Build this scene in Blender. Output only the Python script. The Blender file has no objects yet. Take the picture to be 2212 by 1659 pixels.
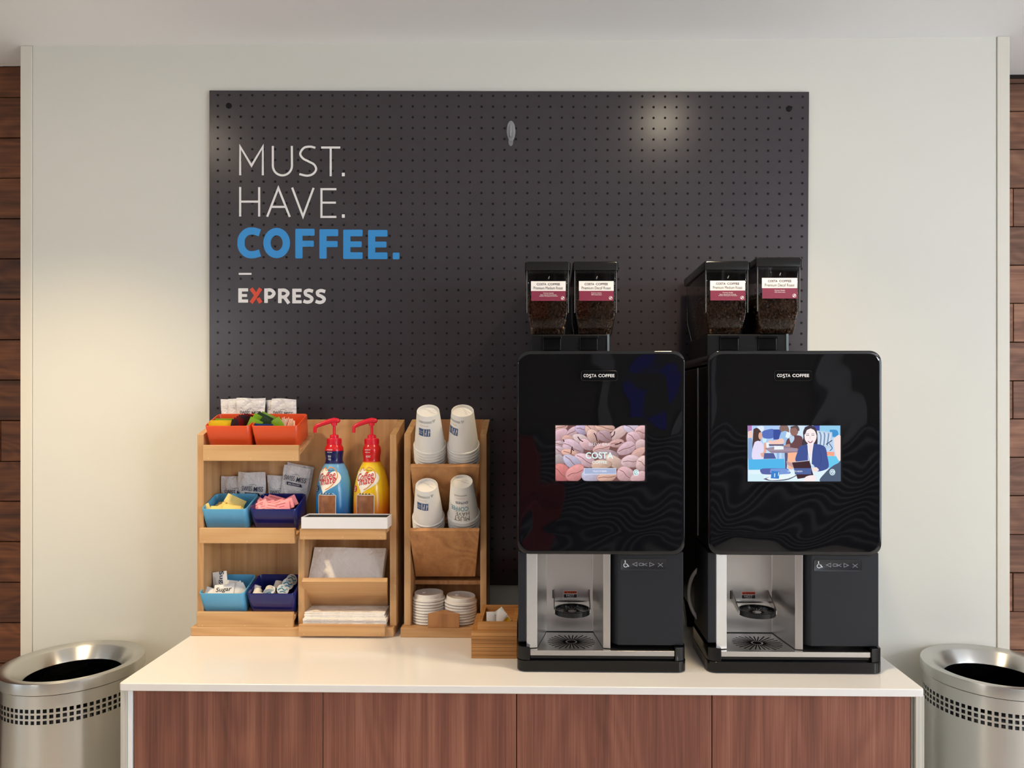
import bpy, bmesh, math, random
from mathutils import Vector, Matrix, Euler
random.seed(7)
R = math.radians
SC = bpy.context.scene
COL = SC.collection

# ------------------------------------------------------------------ camera
W, H, F = 2212, 1659, 1600.0
TH = R(1.1)
CX, CY = 1180 - F*math.tan(TH), 862.0
CAMZ = 1.571
cam = bpy.data.cameras.new('camera')
co = bpy.data.objects.new('camera', cam); COL.objects.link(co)
cam.sensor_width = 36; cam.lens = F/W*36
cam.shift_x = (W/2 - CX)/W
cam.shift_y = (CY - H/2)/W
cam.clip_start = 0.02
co.location = (0, 0, CAMZ)
co.rotation_euler = (R(90), 0, TH)
SC.camera = co
ST, CT = math.sin(TH), math.cos(TH)

def P(px, py, Y):
    """world point on the plane y=Y seen at photo pixel px,py"""
    u = (px-CX)/F; v = -(py-CY)/F
    t = Y/(CT+u*ST)
    return Vector((t*(u*CT-ST), Y, CAMZ+v*t))
def PX(px, Y): return P(px, 0, Y).x
def PZ(py, Y, px=900): return P(px, py, Y).z

# ------------------------------------------------------------------ world, light, exposure
SC.view_settings.view_transform = 'Standard'
SC.view_settings.look = 'None'
SC.view_settings.gamma = 1
SC.view_settings.use_curve_mapping = False
SC.view_settings.exposure = 0.0
wd = bpy.data.worlds.new('world'); SC.world = wd; wd.use_nodes = True
wd.node_tree.nodes['Background'].inputs[0].default_value = (0.75, 0.87, 1.0, 1)
wd.node_tree.nodes['Background'].inputs[1].default_value = 1.2

def area(name, loc, rot, sx, sy, watt, col):
    l = bpy.data.lights.new(name, 'AREA'); l.shape = 'RECTANGLE'; l.size = sx; l.size_y = sy
    l.energy = watt; l.color = col
    o = bpy.data.objects.new(name, l); COL.objects.link(o); o.location = loc; o.rotation_euler = rot
    return o
# daylight through the two windows (their openings are built below)
area('daylight_left', (-3.97, -1.3, 1.45), (0, R(-90), 0), 1.9, 3.6, 12, (0.78, 0.89, 1.0))
area('daylight_right', (3.97, -0.8, 1.45), (0, R(90), 0), 1.9, 2.6, 84, (0.78, 0.89, 1.0))
WARM = (1.0, 0.78, 0.48)
LAMPS = [(-1.42, 1.42, 26), (0.45, 1.6, 11), (-2.7, -0.3, 22), (2.7, -0.3, 22), (-3.4, -2.3, 18), (3.4, -2.3, 18)]


# ------------------------------------------------------------------ materials
def lin(c):
    c = c/255.0
    return c/12.92 if c <= 0.04045 else ((c+0.055)/1.055)**2.4
def C(r, g, b): return (lin(r), lin(g), lin(b), 1.0)

def newmat(name):
    m = bpy.data.materials.new(name); m.use_nodes = True
    nt = m.node_tree
    b = nt.nodes['Principled BSDF']
    return m, nt, b
def bump(nt, b, scale, strength, dist=0.001, stretch=None, detail=4, coord='Object'):
    tc = nt.nodes.new('ShaderNodeTexCoord'); n = nt.nodes.new('ShaderNodeTexNoise')
    n.inputs['Scale'].default_value = scale; n.inputs['Detail'].default_value = detail
    if stretch:
        mp = nt.nodes.new('ShaderNodeMapping'); mp.inputs['Scale'].default_value = stretch
        nt.links.new(tc.outputs[coord], mp.inputs[0]); nt.links.new(mp.outputs[0], n.inputs['Vector'])
    else:
        nt.links.new(tc.outputs[coord], n.inputs['Vector'])
    bp = nt.nodes.new('ShaderNodeBump'); bp.inputs['Strength'].default_value = strength
    bp.inputs['Distance'].default_value = dist
    nt.links.new(n.outputs['Fac'], bp.inputs['Height']); nt.links.new(bp.outputs[0], b.inputs['Normal'])
    return n
def M(name, col, rough=0.5, metal=0.0, spec=0.5, bmp=None, coat=0.0, var=0.0, vscale=8):
    m, nt, b = newmat(name)
    b.inputs['Base Color'].default_value = col
    b.inputs['Roughness'].default_value = rough
    b.inputs['Metallic'].default_value = metal
    b.inputs['Specular IOR Level'].default_value = spec
    if coat: b.inputs['Coat Weight'].default_value = coat; b.inputs['Coat Roughness'].default_value = 0.08
    if bmp: bump(nt, b, *bmp)
    if var:
        tc = nt.nodes.new('ShaderNodeTexCoord'); n = nt.nodes.new('ShaderNodeTexNoise'); n.inputs['Scale'].default_value = vscale
        n.inputs['Detail'].default_value = 5
        nt.links.new(tc.outputs['Object'], n.inputs['Vector'])
        mx = nt.nodes.new('ShaderNodeMix'); mx.data_type = 'RGBA'
        mx.inputs[6].default_value = tuple(c*(1-var) for c in col[:3])+(1,)
        mx.inputs[7].default_value = tuple(min(1, c*(1+var)) for c in col[:3])+(1,)
        nt.links.new(n.outputs['Fac'], mx.inputs[0]); nt.links.new(mx.outputs[2], b.inputs['Base Color'])
    return m
def wood(name, dark, mid, light, axis, rough=0.42, across=9.0, along=0.7, fine=70.0, vary=0.25, rings=0.12, spec=0.4, fw=0.26):
    m, nt, b = newmat(name)
    L = nt.links.new
    tc = nt.nodes.new('ShaderNodeTexCoord'); oi = nt.nodes.new('ShaderNodeObjectInfo')
    off = nt.nodes.new('ShaderNodeVectorMath'); off.operation = 'ADD'
    mul = nt.nodes.new('ShaderNodeVectorMath'); mul.operation = 'SCALE'
    cmb = nt.nodes.new('ShaderNodeCombineXYZ')
    for i in range(3): L(oi.outputs['Random'], cmb.inputs[i])
    L(cmb.outputs[0], mul.inputs[0]); mul.inputs['Scale'].default_value = 7.3
    L(tc.outputs['Object'], off.inputs[0]); L(mul.outputs[0], off.inputs[1])
    def noise(sa, sc, scale, detail, dist):
        mp = nt.nodes.new('ShaderNodeMapping')
        s = [sc, sc, sc]; s[axis] = sa
        mp.inputs['Scale'].default_value = s
        L(off.outputs[0], mp.inputs[0])
        n = nt.nodes.new('ShaderNodeTexNoise'); n.inputs['Scale'].default_value = scale
        n.inputs['Detail'].default_value = detail; n.inputs['Distortion'].default_value = dist
        L(mp.outputs[0], n.inputs['Vector'])
        return n, mp
    n1, mp1 = noise(along, across*2.2, 1.0, 7, 0.3)
    n2, _ = noise(fine*0.012, fine, 2.0, 4, 0.0)
    n3, _ = noise(along*0.9, across*0.42, 1.0, 1.5, 0.5)
    mm = nt.nodes.new('ShaderNodeMath'); mm.operation = 'MULTIPLY'; mm.inputs[1].default_value = 75.0
    sn = nt.nodes.new('ShaderNodeMath'); sn.operation = 'SINE'
    ma = nt.nodes.new('ShaderNodeMath'); ma.operation = 'MULTIPLY_ADD'; ma.inputs[1].default_value = .5; ma.inputs[2].default_value = .5
    L(n3.outputs['Fac'], mm.inputs[0]); L(mm.outputs[0], sn.inputs[0]); L(sn.outputs[0], ma.inputs[0])
    a = nt.nodes.new('ShaderNodeMix'); a.data_type = 'FLOAT'; a.inputs[0].default_value = rings
    L(n1.outputs['Fac'], a.inputs[2]); L(ma.outputs[0], a.inputs[3])
    a2 = nt.nodes.new('ShaderNodeMix'); a2.data_type = 'FLOAT'; a2.inputs[0].default_value = fw
    L(a.outputs[0], a2.inputs[2]); L(n2.outputs['Fac'], a2.inputs[3])
    rp = nt.nodes.new('ShaderNodeValToRGB')
    e = rp.color_ramp.elements
    e[0].position = 0.28; e[0].color = dark
    e[1].position = 0.75; e[1].color = light
    k = e.new(0.5); k.color = mid
    L(a2.outputs[0], rp.inputs[0])
    hs = nt.nodes.new('ShaderNodeHueSaturation')
    mr = nt.nodes.new('ShaderNodeMapRange'); mr.inputs[3].default_value = 1-vary; mr.inputs[4].default_value = 1+vary
    L(oi.outputs['Random'], mr.inputs[0]); L(mr.outputs[0], hs.inputs['Value']); L(rp.outputs[0], hs.inputs['Color'])
    L(hs.outputs[0], b.inputs['Base Color'])
    b.inputs['Roughness'].default_value = rough
    b.inputs['Specular IOR Level'].default_value = spec
    bp = nt.nodes.new('ShaderNodeBump'); bp.inputs['Strength'].default_value = 0.15; bp.inputs['Distance'].default_value = 0.0006
    L(a2.outputs[0], bp.inputs['Height']); L(bp.outputs[0], b.inputs['Normal'])
    return m
def zramp(name, stops, rough, z0, z1, spec=0.5, coat=0.0):
    """printed colour bands along the object's own height"""
    m, nt, b = newmat(name); L = nt.links.new
    tc = nt.nodes.new('ShaderNodeTexCoord'); sp = nt.nodes.new('ShaderNodeSeparateXYZ'); mr = nt.nodes.new('ShaderNodeMapRange')
    mr.inputs[1].default_value = z0; mr.inputs[2].default_value = z1
    rp = nt.nodes.new('ShaderNodeValToRGB'); e = rp.color_ramp.elements
    while len(e) > 1: e.remove(e[0])
    e[0].position = stops[0][0]; e[0].color = stops[0][1]
    for p, c in stops[1:]: k = e.new(p); k.color = c
    L(tc.outputs['Object'], sp.inputs[0]); L(sp.outputs[2], mr.inputs[0]); L(mr.outputs[0], rp.inputs[0]); L(rp.outputs[0], b.inputs['Base Color'])
    b.inputs['Roughness'].default_value = rough; b.inputs['Specular IOR Level'].default_value = spec
    return m
def emit(name, col, s):
    m = bpy.data.materials.new(name); m.use_nodes = True; nt = m.node_tree
    nt.nodes.remove(nt.nodes['Principled BSDF'])
    e = nt.nodes.new('ShaderNodeEmission'); e.inputs[0].default_value = col; e.inputs[1].default_value = s
    nt.links.new(e.outputs[0], nt.nodes['Material Output'].inputs[0])
    return m
def clear(name, tint, rough=0.05, fac=None, body=None, bodyfac=0.0):
    """clear or smoked plastic: see-through body with a glossy skin"""
    m = bpy.data.materials.new(name); m.use_nodes = True; nt = m.node_tree; L = nt.links.new
    nt.nodes.remove(nt.nodes['Principled BSDF'])
    t = nt.nodes.new('ShaderNodeBsdfTransparent'); t.inputs[0].default_value = tint
    g = nt.nodes.new('ShaderNodeBsdfGlossy'); g.inputs['Roughness'].default_value = rough
    src = t
    if body:
        d = nt.nodes.new('ShaderNodeBsdfDiffuse'); d.inputs[0].default_value = body
        mb = nt.nodes.new('ShaderNodeMixShader'); mb.inputs[0].default_value = bodyfac
        L(t.outputs[0], mb.inputs[1]); L(d.outputs[0], mb.inputs[2]); src = mb
    f = nt.nodes.new('ShaderNodeFresnel'); f.inputs[0].default_value = 1.45
    mx = nt.nodes.new('ShaderNodeMixShader')
    L(f.outputs[0], mx.inputs[0]); L(src.outputs[0], mx.inputs[1]); L(g.outputs[0], mx.inputs[2])
    L(mx.outputs[0], nt.nodes['Material Output'].inputs[0])
    return m
def picture(name, s):
    m = bpy.data.materials.new(name); m.use_nodes = True; nt = m.node_tree
    nt.nodes.remove(nt.nodes['Principled BSDF'])
    a = nt.nodes.new('ShaderNodeAttribute'); a.attribute_name = 'Col'
    e = nt.nodes.new('ShaderNodeEmission'); e.inputs[1].default_value = s
    nt.links.new(a.outputs['Color'], e.inputs[0]); nt.links.new(e.outputs[0], nt.nodes['Material Output'].inputs[0])
    return m

m_wall = M('cream_wall_paint', C(222, 220, 211), 0.6, bmp=(420, 0.12, 0.0006), spec=0.3)
m_ceil = M('white_ceiling_paint', C(246, 246, 248), 0.8, spec=0.2)
m_trim = M('trim_paint', C(222, 217, 204), 0.5)
m_floor = wood('floor_plank', C(190, 184, 176), C(208, 202, 194), C(222, 216, 208), 1, vary=0.04)
m_room = M('room_paint', C(176, 172, 166), 0.8, spec=0.2)
m_roomf = M('room_paint_taupe', C(96, 90, 84), 0.8, spec=0.2)
m_plankL = wood('reclaimed_plank_dark', C(50, 27, 15), C(96, 56, 32), C(134, 84, 50), 0, rough=0.55, across=16, along=2.2, vary=0.3)
m_plankR = wood('reclaimed_plank_red', C(84, 54, 40), C(128, 86, 64), C(170, 124, 96), 0, rough=0.55, across=16, along=2.2, vary=0.28)
m_gap = M('dark_gap', C(22, 15, 12), 0.9)
m_board = M('charcoal_panel', C(58, 52, 57), 0.27, spec=0.5, bmp=(900, 0.05, 0.0003))
m_boardedge = M('board_edge', C(60, 55, 50), 0.6)
m_dot = M('peg_dot_black', C(18, 16, 17), 0.7, spec=0.2)
m_letw = M('letter_white', C(238, 234, 232), 0.5)
m_letb = M('letter_blue', C(52, 148, 218), 0.5)
m_letr = M('letter_red', C(222, 78, 52), 0.5)
m_top = M('white_laminate', C(234, 229, 224), 0.16, bmp=(60, 0.02, 0.0004), spec=0.5)
m_ply = wood('ply_edge', C(170, 164, 152), C(196, 190, 178), C(220, 216, 206), 2, across=220, along=1.0, vary=0.03)
m_whitelam = M('white_edge_laminate', C(240, 240, 240), 0.4)
m_walnut = wood('walnut_veneer', C(88, 50, 40), C(128, 78, 62), C(168, 112, 90), 2, rough=0.38, across=13, along=0.9, fine=190, vary=0.04, rings=0.08, fw=0.38)
m_maple = wood('maple_wood', C(178, 130, 84), C(202, 157, 108), C(216, 176, 128), 0, rough=0.4, across=14, along=1.0, vary=0.05)
m_mapleV = wood('maple_wood_upright', C(174, 127, 82), C(199, 154, 106), C(214, 174, 126), 2, rough=0.4, across=14, along=1.0, vary=0.05)
m_cherry = wood('maple_wood_ruddy', C(158, 106, 64), C(186, 132, 84), C(204, 152, 102), 2, rough=0.4, across=16, along=1.2, vary=0.06, rings=0.22)
m_oak = wood('oak_wood', C(140, 92, 46), C(186, 130, 72), C(206, 152, 92), 0, rough=0.5, across=60, along=1.5, vary=0.08, rings=0.1)
m_nail = M('nail_head', C(225, 200, 160), 0.4)
m_steel = M('brushed_steel', (0.66, 0.65, 0.62, 1), 0.24, 1.0, bmp=(90, 0.06, 0.0005, (1, 1, 30)))
m_steelband = M('brushed_steel_collar', (0.64, 0.63, 0.60, 1), 0.3, 1.0, bmp=(60, 0.1, 0.0005, (1, 1, 40)))
for m_ in (m_steel, m_steelband):
    nt_ = m_.node_tree; b_ = nt_.nodes['Principled BSDF']; tg = nt_.nodes.new('ShaderNodeTangent'); tg.direction_type = 'RADIAL'; tg.axis = 'Z'
    b_.inputs['Anisotropic'].default_value = 0.85; b_.inputs['Anisotropic Rotation'].default_value = 0.25; b_.inputs['Roughness'].default_value = 0.30
    nt_.links.new(tg.outputs[0], b_.inputs['Tangent'])
m_niche = M('polished_steel', (0.66, 0.64, 0.62, 1), 0.32, 1.0, bmp=(14, 0.25, 0.004, (1, 1, 0.25)))
m_plate = M('tray_steel', (0.62, 0.60, 0.58, 1), 0.26, 1.0)
m_blackgloss = M('piano_black', (0.004, 0.004, 0.005, 1), 0.03)
m_black = M('satin_black_plastic', C(16, 16, 19), 0.35, spec=0.25)
m_blackflat = M('matt_charcoal_plastic', C(30, 31, 36), 0.5, spec=0.35)
m_blackbase = M('gloss_black_plastic', C(10, 10, 12), 0.14, spec=0.35)
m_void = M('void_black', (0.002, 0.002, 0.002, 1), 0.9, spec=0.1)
m_bag = M('bin_liner', C(10, 11, 14), 0.3, bmp=(30, 0.8, 0.01))
m_smoke = clear('smoked_plastic', (0.78, 0.76, 0.74, 1), 0.06)
m_rib = clear('rib_plastic', (.75, .75, .75, 1), .15, body=(.3, .3, .3, 1), bodyfac=.4)
m_clear = clear('clear_plastic', (0.9, 0.9, 0.92, 1), 0.05, body=(0.75, 0.76, 0.78, 1), bodyfac=0.28)
m_bean = M('roasted_bean', C(112, 78, 54), 0.35, var=0.35, vscale=160)
m_orange = M('orange_melamine', C(222, 82, 38), 0.32)
m_sky = M('light_blue_melamine', C(92, 166, 208), 0.28)
m_navy = M('navy_melamine', C(26, 34, 104), 0.16)
m_whitebox = M('white_plastic', C(232, 230, 232), 0.35)
m_paper = M('paper_cup_white', C(236, 232, 226), 0.55)
m_lid = M('lid_plastic', C(238, 232, 226), 0.35)
m_napkin = M('napkin_paper', C(242, 236, 230), 0.85, bmp=(34, 1.0, 0.012))
m_sachet = M('cocoa_sachet', C(226, 223, 224), 0.36, bmp=(38, 1.0, 0.012))
m_yel = M('yellow_packet', C(240, 200, 30), 0.35, bmp=(80, 0.4, 0.002))
m_paleyel = M('pale_yellow_packet', C(240, 214, 130), 0.5, bmp=(60, 0.4, 0.002))
m_green = M('green_packet', C(128, 172, 40), 0.35, bmp=(80, 0.4, 0.002))
m_dkgreen = M('dark_green_packet', C(38, 62, 30), 0.35, bmp=(80, 0.4, 0.002))
m_wine = M('burgundy_packet', C(112, 22, 34), 0.35, bmp=(80, 0.4, 0.002))
m_teablue = M('blue_packet', C(30, 62, 120), 0.35, bmp=(80, 0.4, 0.002))
m_pink = M('pink_packet', C(244, 150, 160), 0.5, bmp=(60, 0.4, 0.002))
m_white = M('white_paper_packet', C(238, 234, 230), 0.55, bmp=(60, 0.3, 0.002))
m_stick = M('stir_stick', C(244, 228, 205), 0.5)
m_cream = M('creamer_plastic', C(240, 236, 226), 0.35)
m_foil = M('foil_lid', C(222, 224, 222), 0.3, bmp=(60, 0.3, 0.002))
m_teal = M('teal_print', C(40, 128, 150), 0.4)
m_ink = M('navy_ink', C(26, 36, 70), 0.5)
m_inkg = M('grey_ink', C(150, 148, 146), 0.6)
m_inkb = M('dull_blue_ink', C(62, 88, 130), 0.5)
m_inkt = M('teal_ink', C(96, 158, 176), 0.5)
m_inkr = M('faint_red_ink', C(196, 140, 122), 0.6)
m_inkk = M('black_ink', C(40, 36, 40), 0.5)
m_redpl = M('red_pump_plastic', C(222, 28, 52), 0.3)
m_blueb = zramp('blue_bottle_print', [(0, C(10, 60, 130)), (0.25, C(44, 120, 184)), (0.55, C(96, 164, 206)), (0.70, C(112, 170, 214)), (0.715, C(22, 28, 84)), (0.86, C(22, 28, 84)), (0.865, C(214, 24, 34)), (1, C(214, 24, 34))], 0.2, 0, 0.2364)
m_yelb = zramp('yellow_bottle_print', [(0, C(206, 92, 12)), (0.18, C(226, 132, 20)), (0.40, C(244, 200, 30)), (0.66, C(246, 212, 50)), (0.72, C(244, 196, 40)), (0.735, C(206, 36, 30)), (1, C(200, 26, 30))], 0.2, 0, 0.2364)
m_cream2 = M('label_cream', C(246, 240, 228), 0.4)
m_gold = M('label_gold', C(222, 150, 70), 0.4)
m_labred = M('label_red', C(196, 30, 48), 0.4)
m_iced = M('iced_coffee_print', C(150, 96, 62), 0.35, var=0.7, vscale=55)
m_lblw = M('sticker_white', C(240, 234, 232), 0.4)
m_lblm = M('sticker_maroon', C(130, 44, 70), 0.4)
m_warn = M('sticker_orange', C(222, 84, 40), 0.5)
m_symg = M('button_grey', C(150, 152, 158), 0.5)
m_symw = M('button_white', C(225, 225, 228), 0.5)
m_pic = picture('screen_picture', 1.0)
m_hose = M('white_hose', C(205, 205, 205), 0.35)

# ------------------------------------------------------------------ mesh builder
ORG = {}
class MB:
    def __init__(s): s.v = []; s.f = []; s.c = []
    def add(s, vs, fs, col=None):
        n = len(s.v); s.v += [Vector(p) for p in vs]; s.f += [tuple(i+n for i in f) for f in fs]
        s.c += (col if isinstance(col, list) else [col or (1, 1, 1, 1)]*len(vs))
        return s
    def box(s, x0, x1, y0, y1, z0, z1):
        return s.add([(x0, y0, z0), (x1, y0, z0), (x1, y1, z0), (x0, y1, z0), (x0, y0, z1), (x1, y0, z1), (x1, y1, z1), (x0, y1, z1)],
                     [(0, 3, 2, 1), (4, 5, 6, 7), (0, 1, 5, 4), (1, 2, 6, 5), (2, 3, 7, 6), (3, 0, 4, 7)])
    def hexa(s, a):  # bottom four then top four
        return s.add(a, [(0, 3, 2, 1), (4, 5, 6, 7), (0, 1, 5, 4), (1, 2, 6, 5), (2, 3, 7, 6), (3, 0, 4, 7)])
    def prism(s, pts, vec):
        n = len(pts); vec = Vector(vec)
        vs = [Vector(p) for p in pts]+[Vector(p)+vec for p in pts]
        fs = [tuple(range(n)), tuple(range(2*n-1, n-1, -1))]+[(i, i+n, (i+1) % n+n, (i+1) % n) for i in range(n)]
        return s.add(vs, fs)
    def lathe(s, prof, n=32, c=(0, 0, 0), sx=1, sy=1, cap0=False, cap1=False, a0=0, a1=2*math.pi):
        full = abs(a1-a0-2*math.pi) < 1e-6
        k = n if full else n+1
        vs = []
        for r, z in prof:
            for i in range(k):
                a = a0+(a1-a0)*i/n
                vs.append((c[0]+r*math.cos(a)*sx, c[1]+r*math.sin(a)*sy, c[2]+z))
        fs = []
        for j in range(len(prof)-1):
            for i in range(n):
                i2 = (i+1) % k
                fs.append((j*k+i, j*k+i2, (j+1)*k+i2, (j+1)*k+i))
        if cap0: fs.append(tuple(range(k-1, -1, -1)))
        if cap1: fs.append(tuple((len(prof)-1)*k+i for i in range(k)))
        return s.add(vs, fs)
    def tube(s, path, r, n=10, caps=True, flat=1.0):
        path = [Vector(p) for p in path]; m = len(path)
        rs = r if isinstance(r, (list, tuple)) else [r]*m
        vs = []; up = None
        for i, p in enumerate(path):
            d = (path[min(i+1, m-1)]-path[max(i-1, 0)]).normalized()
            if up is None:
                up = d.orthogonal().normalized()
            up = (up-d*up.dot(d)).normalized(); sd = d.cross(up)
            for k in range(n):
                a = 2*math.pi*k/n
                vs.append(p+up*math.cos(a)*rs[i]+sd*math.sin(a)*rs[i]*flat)
        fs = [(i*n+k, i*n+(k+1) % n, (i+1)*n+(k+1) % n, (i+1)*n+k) for i in range(m-1) for k in range(n)]
        if caps: fs += [tuple(range(n-1, -1, -1)), tuple((m-1)*n+k for k in range(n))]
        return s.add(vs, fs)
    def loft(s, loops, closed=True, cap0=False, cap1=False):
        n = len(loops[0]); vs = [p for l in loops for p in l]; fs = []
        for j in range(len(loops)-1):
            for i in range(n):
                i2 = (i+1) % n
                fs.append((j*n+i, j*n+i2, (j+1)*n+i2, (j+1)*n+i))
        if cap0: fs.append(tuple(range(n-1, -1, -1)))
        if cap1: fs.append(tuple((len(loops)-1)*n+i for i in range(n)))
        return s.add(vs, fs)
    def poly(s, pts, col=None): return s.add(pts, [tuple(range(len(pts)))], col)
    def build(s, name, mat, parent=None, origin=None, smooth=None, bevel=0, xf=None, local=False, colors=False, seg=2, normals=True):
        me = bpy.data.meshes.new(name)
        org = Vector((0, 0, 0))
        if not local:
            org = Vector(origin) if origin is not None else (ORG.get(parent.name, Vector((0, 0, 0))) if parent else Vector((0, 0, 0)))
        vs = [xf(p) for p in s.v] if xf else s.v
        me.from_pydata([tuple(p-org) for p in vs], [], s.f)
        if normals:
            bm = bmesh.new(); bm.from_mesh(me); bmesh.ops.recalc_face_normals(bm, faces=bm.faces); bm.to_mesh(me); bm.free()
        if colors:
            ca = me.color_attributes.new('Col', 'FLOAT_COLOR', 'POINT')
            for i, c in enumerate(s.c): ca.data[i].color = c
        me.materials.append(mat)
        if smooth is not None:
            me.polygons.foreach_set('use_smooth', [True]*len(me.polygons))
            me.set_sharp_from_angle(angle=R(smooth))
        me.update()
        o = bpy.data.objects.new(name, me); COL.objects.link(o)
        if parent: o.parent = parent
        elif not local: o.location = org
        ORG[o.name] = org
        if bevel:
            b = o.modifiers.new('bevel', 'BEVEL'); b.width = bevel; b.segments = seg; b.limit_method = 'ANGLE'; b.angle_limit = R(40)
            if smooth is None:
                me.polygons.foreach_set('use_smooth', [True]*len(me.polygons)); me.set_sharp_from_angle(angle=R(35))
                b.harden_normals = True
        return o
def tag(o, label=None, cat=None, group=None, kind=None):
    if label: o['label'] = label
    if cat: o['category'] = cat
    if group: o['group'] = group
    if kind: o['kind'] = kind
    return o
def thing(name, label, cat, loc=(0, 0, 0), group=None, rot=None):
    o = bpy.data.objects.new(name, None); COL.objects.link(o)
    o.empty_display_size = 0.02; o.location = loc
    if rot: o.rotation_euler = rot
    ORG[o.name] = Vector(loc)
    return tag(o, label, cat, group)
def copy_tree(o, loc=None, rot=None, label=None):
    c = o.copy(); COL.objects.link(c)
    if loc is not None: c.location = loc
    if rot is not None: c.rotation_euler = rot
    if label: c['label'] = label
    for ch in list(o.children):
        d = ch.copy(); COL.objects.link(d); d.parent = c
        for g in ch.children:
            e = g.copy(); COL.objects.link(e); e.parent = d
    return c
def ordn(i): return ['first', 'second', 'third', 'fourth', 'fifth', 'sixth', 'seventh', 'eighth', 'ninth', 'tenth', 'eleventh', 'twelfth'][i]

def rrect(x0, x1, y0, y1, r, n=6):
    """2-D rounded rectangle points, anticlockwise"""
    pts = []
    for cx, cy, a in ((x1-r, y0+r, -90), (x1-r, y1-r, 0), (x0+r, y1-r, 90), (x0+r, y0+r, 180)):
        for i in range(n+1):
            t = R(a+90*i/n); pts.append((cx+r*math.cos(t), cy+r*math.sin(t)))
    return pts
def resample(pts, n):
    """n points evenly spaced along a closed 2-D outline"""
    d = [0]
    q = list(pts)+[pts[0]]
    for a, b in zip(q, q[1:]): d.append(d[-1]+math.hypot(b[0]-a[0], b[1]-a[1]))
    out = []; j = 0
    for i in range(n):
        t = d[-1]*i/n
        while d[j+1] < t: j += 1
        k = (t-d[j])/max(1e-9, d[j+1]-d[j]); out.append((q[j][0]+(q[j+1][0]-q[j][0])*k, q[j][1]+(q[j+1][1]-q[j][1])*k))
    return out
def stroke2d(pts, w, closed=False):
    """quads for a polyline of width w (2-D), mitred"""
    pts = [Vector((p[0], p[1])) for p in pts]; n = len(pts); L = []; Rr = []
    for i in range(n):
        a = pts[i-1] if (i > 0 or closed) else None
        b = pts[(i+1) % n] if (i < n-1 or closed) else None
        d1 = (pts[i]-a).normalized() if a is not None else None
        d2 = (b-pts[i]).normalized() if b is not None else None
        if d1 is None: d1 = d2
        if d2 is None: d2 = d1
        n1 = Vector((-d1.y, d1.x)); n2 = Vector((-d2.y, d2.x)); m = (n1+n2)
        if m.length < 1e-6: m = n1
        m.normalize(); k = 1/max(0.35, m.dot(n1))
        L.append(pts[i]+m*(w/2*k)); Rr.append(pts[i]-m*(w/2*k))
    vs = L+Rr; rng = n if closed else n-1
    fs = [(i, (i+1) % n, n+(i+1) % n, n+i) for i in range(rng)]
    return vs, fs
def strokes(mb, lines, w, fn, closed=False, col=None):
    for j, l in enumerate(lines):
        vs, fs = stroke2d(l, w, closed); mb.add([fn(p.x, p.y)-Vector((0, .00006*j, 0)) for p in vs], fs, col)
    return mb
_tx = {}
def textmesh(body, off=0.0, shear=0.0):
    k = (body, off, shear)
    if k in _tx: return _tx[k]
    c = bpy.data.curves.new('t', 'FONT'); c.body = body; c.offset = off; c.shear = shear; c.resolution_u = 3
    o = bpy.data.objects.new('t', c)
    COL.objects.link(o)
    me = bpy.data.meshes.new_from_object(o)
    vs = [(v.co.x, v.co.y) for v in me.vertices]; fs = [tuple(p.vertices) for p in me.polygons]
    bpy.data.objects.remove(o); bpy.data.curves.remove(c); bpy.data.meshes.remove(me)
    x0 = min(v[0] for v in vs); x1 = max(v[0] for v in vs); y0 = min(v[1] for v in vs); y1 = max(v[1] for v in vs)
    _tx[k] = ([((v[0]-x0)/(x1-x0), (v[1]-y0)/(y1-y0)) for v in vs], fs)
    return _tx[k]
def text(mb, body, box, fn, off=0.0, shear=0.0, col=None):
    """fit text in box (x0,x1,ytop,ybottom) of the 2-D frame that fn maps to 3-D"""
    vs, fs = textmesh(body, off, shear)
    x0, x1, yt, yb = box
    mb.add([fn(x0+(x1-x0)*u, yb+(yt-yb)*v) for u, v in vs], fs, col)
    return mb

# ================================================================== ROOM
CEIL = 2.663; YW = 2.26; ZC = 0.914
RX0, RX1, RY0 = -4.0, 4.0, -4.0
def struct(o): o['kind'] = 'structure'; return o
XL, XR = PX(45, YW), PX(2180, YW)
struct(MB().box(RX0-.1, RX1+.1, RY0-.1, 2.75, -0.08, 0).build('floor', m_floor))
struct(MB().box(RX0-.1, RX1+.1, RY0-.1, 2.75, CEIL, CEIL+.1).build('ceiling', m_ceil))
tl, tr = PX(71, YW), PX(2152, YW)
struct(MB().box(tl, tr, YW, 2.62, 0, CEIL).build('wall_back', m_wall))
struct(MB().box(XL, tl-.0012, YW-.003, 2.62, 0, CEIL-.0005).build('trim_1', m_trim, bevel=.002))
struct(MB().box(tr+.0015, XR, YW-.004, 2.62, 0, CEIL-.0005).build('trim_2', m_trim, bevel=.002))
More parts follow.
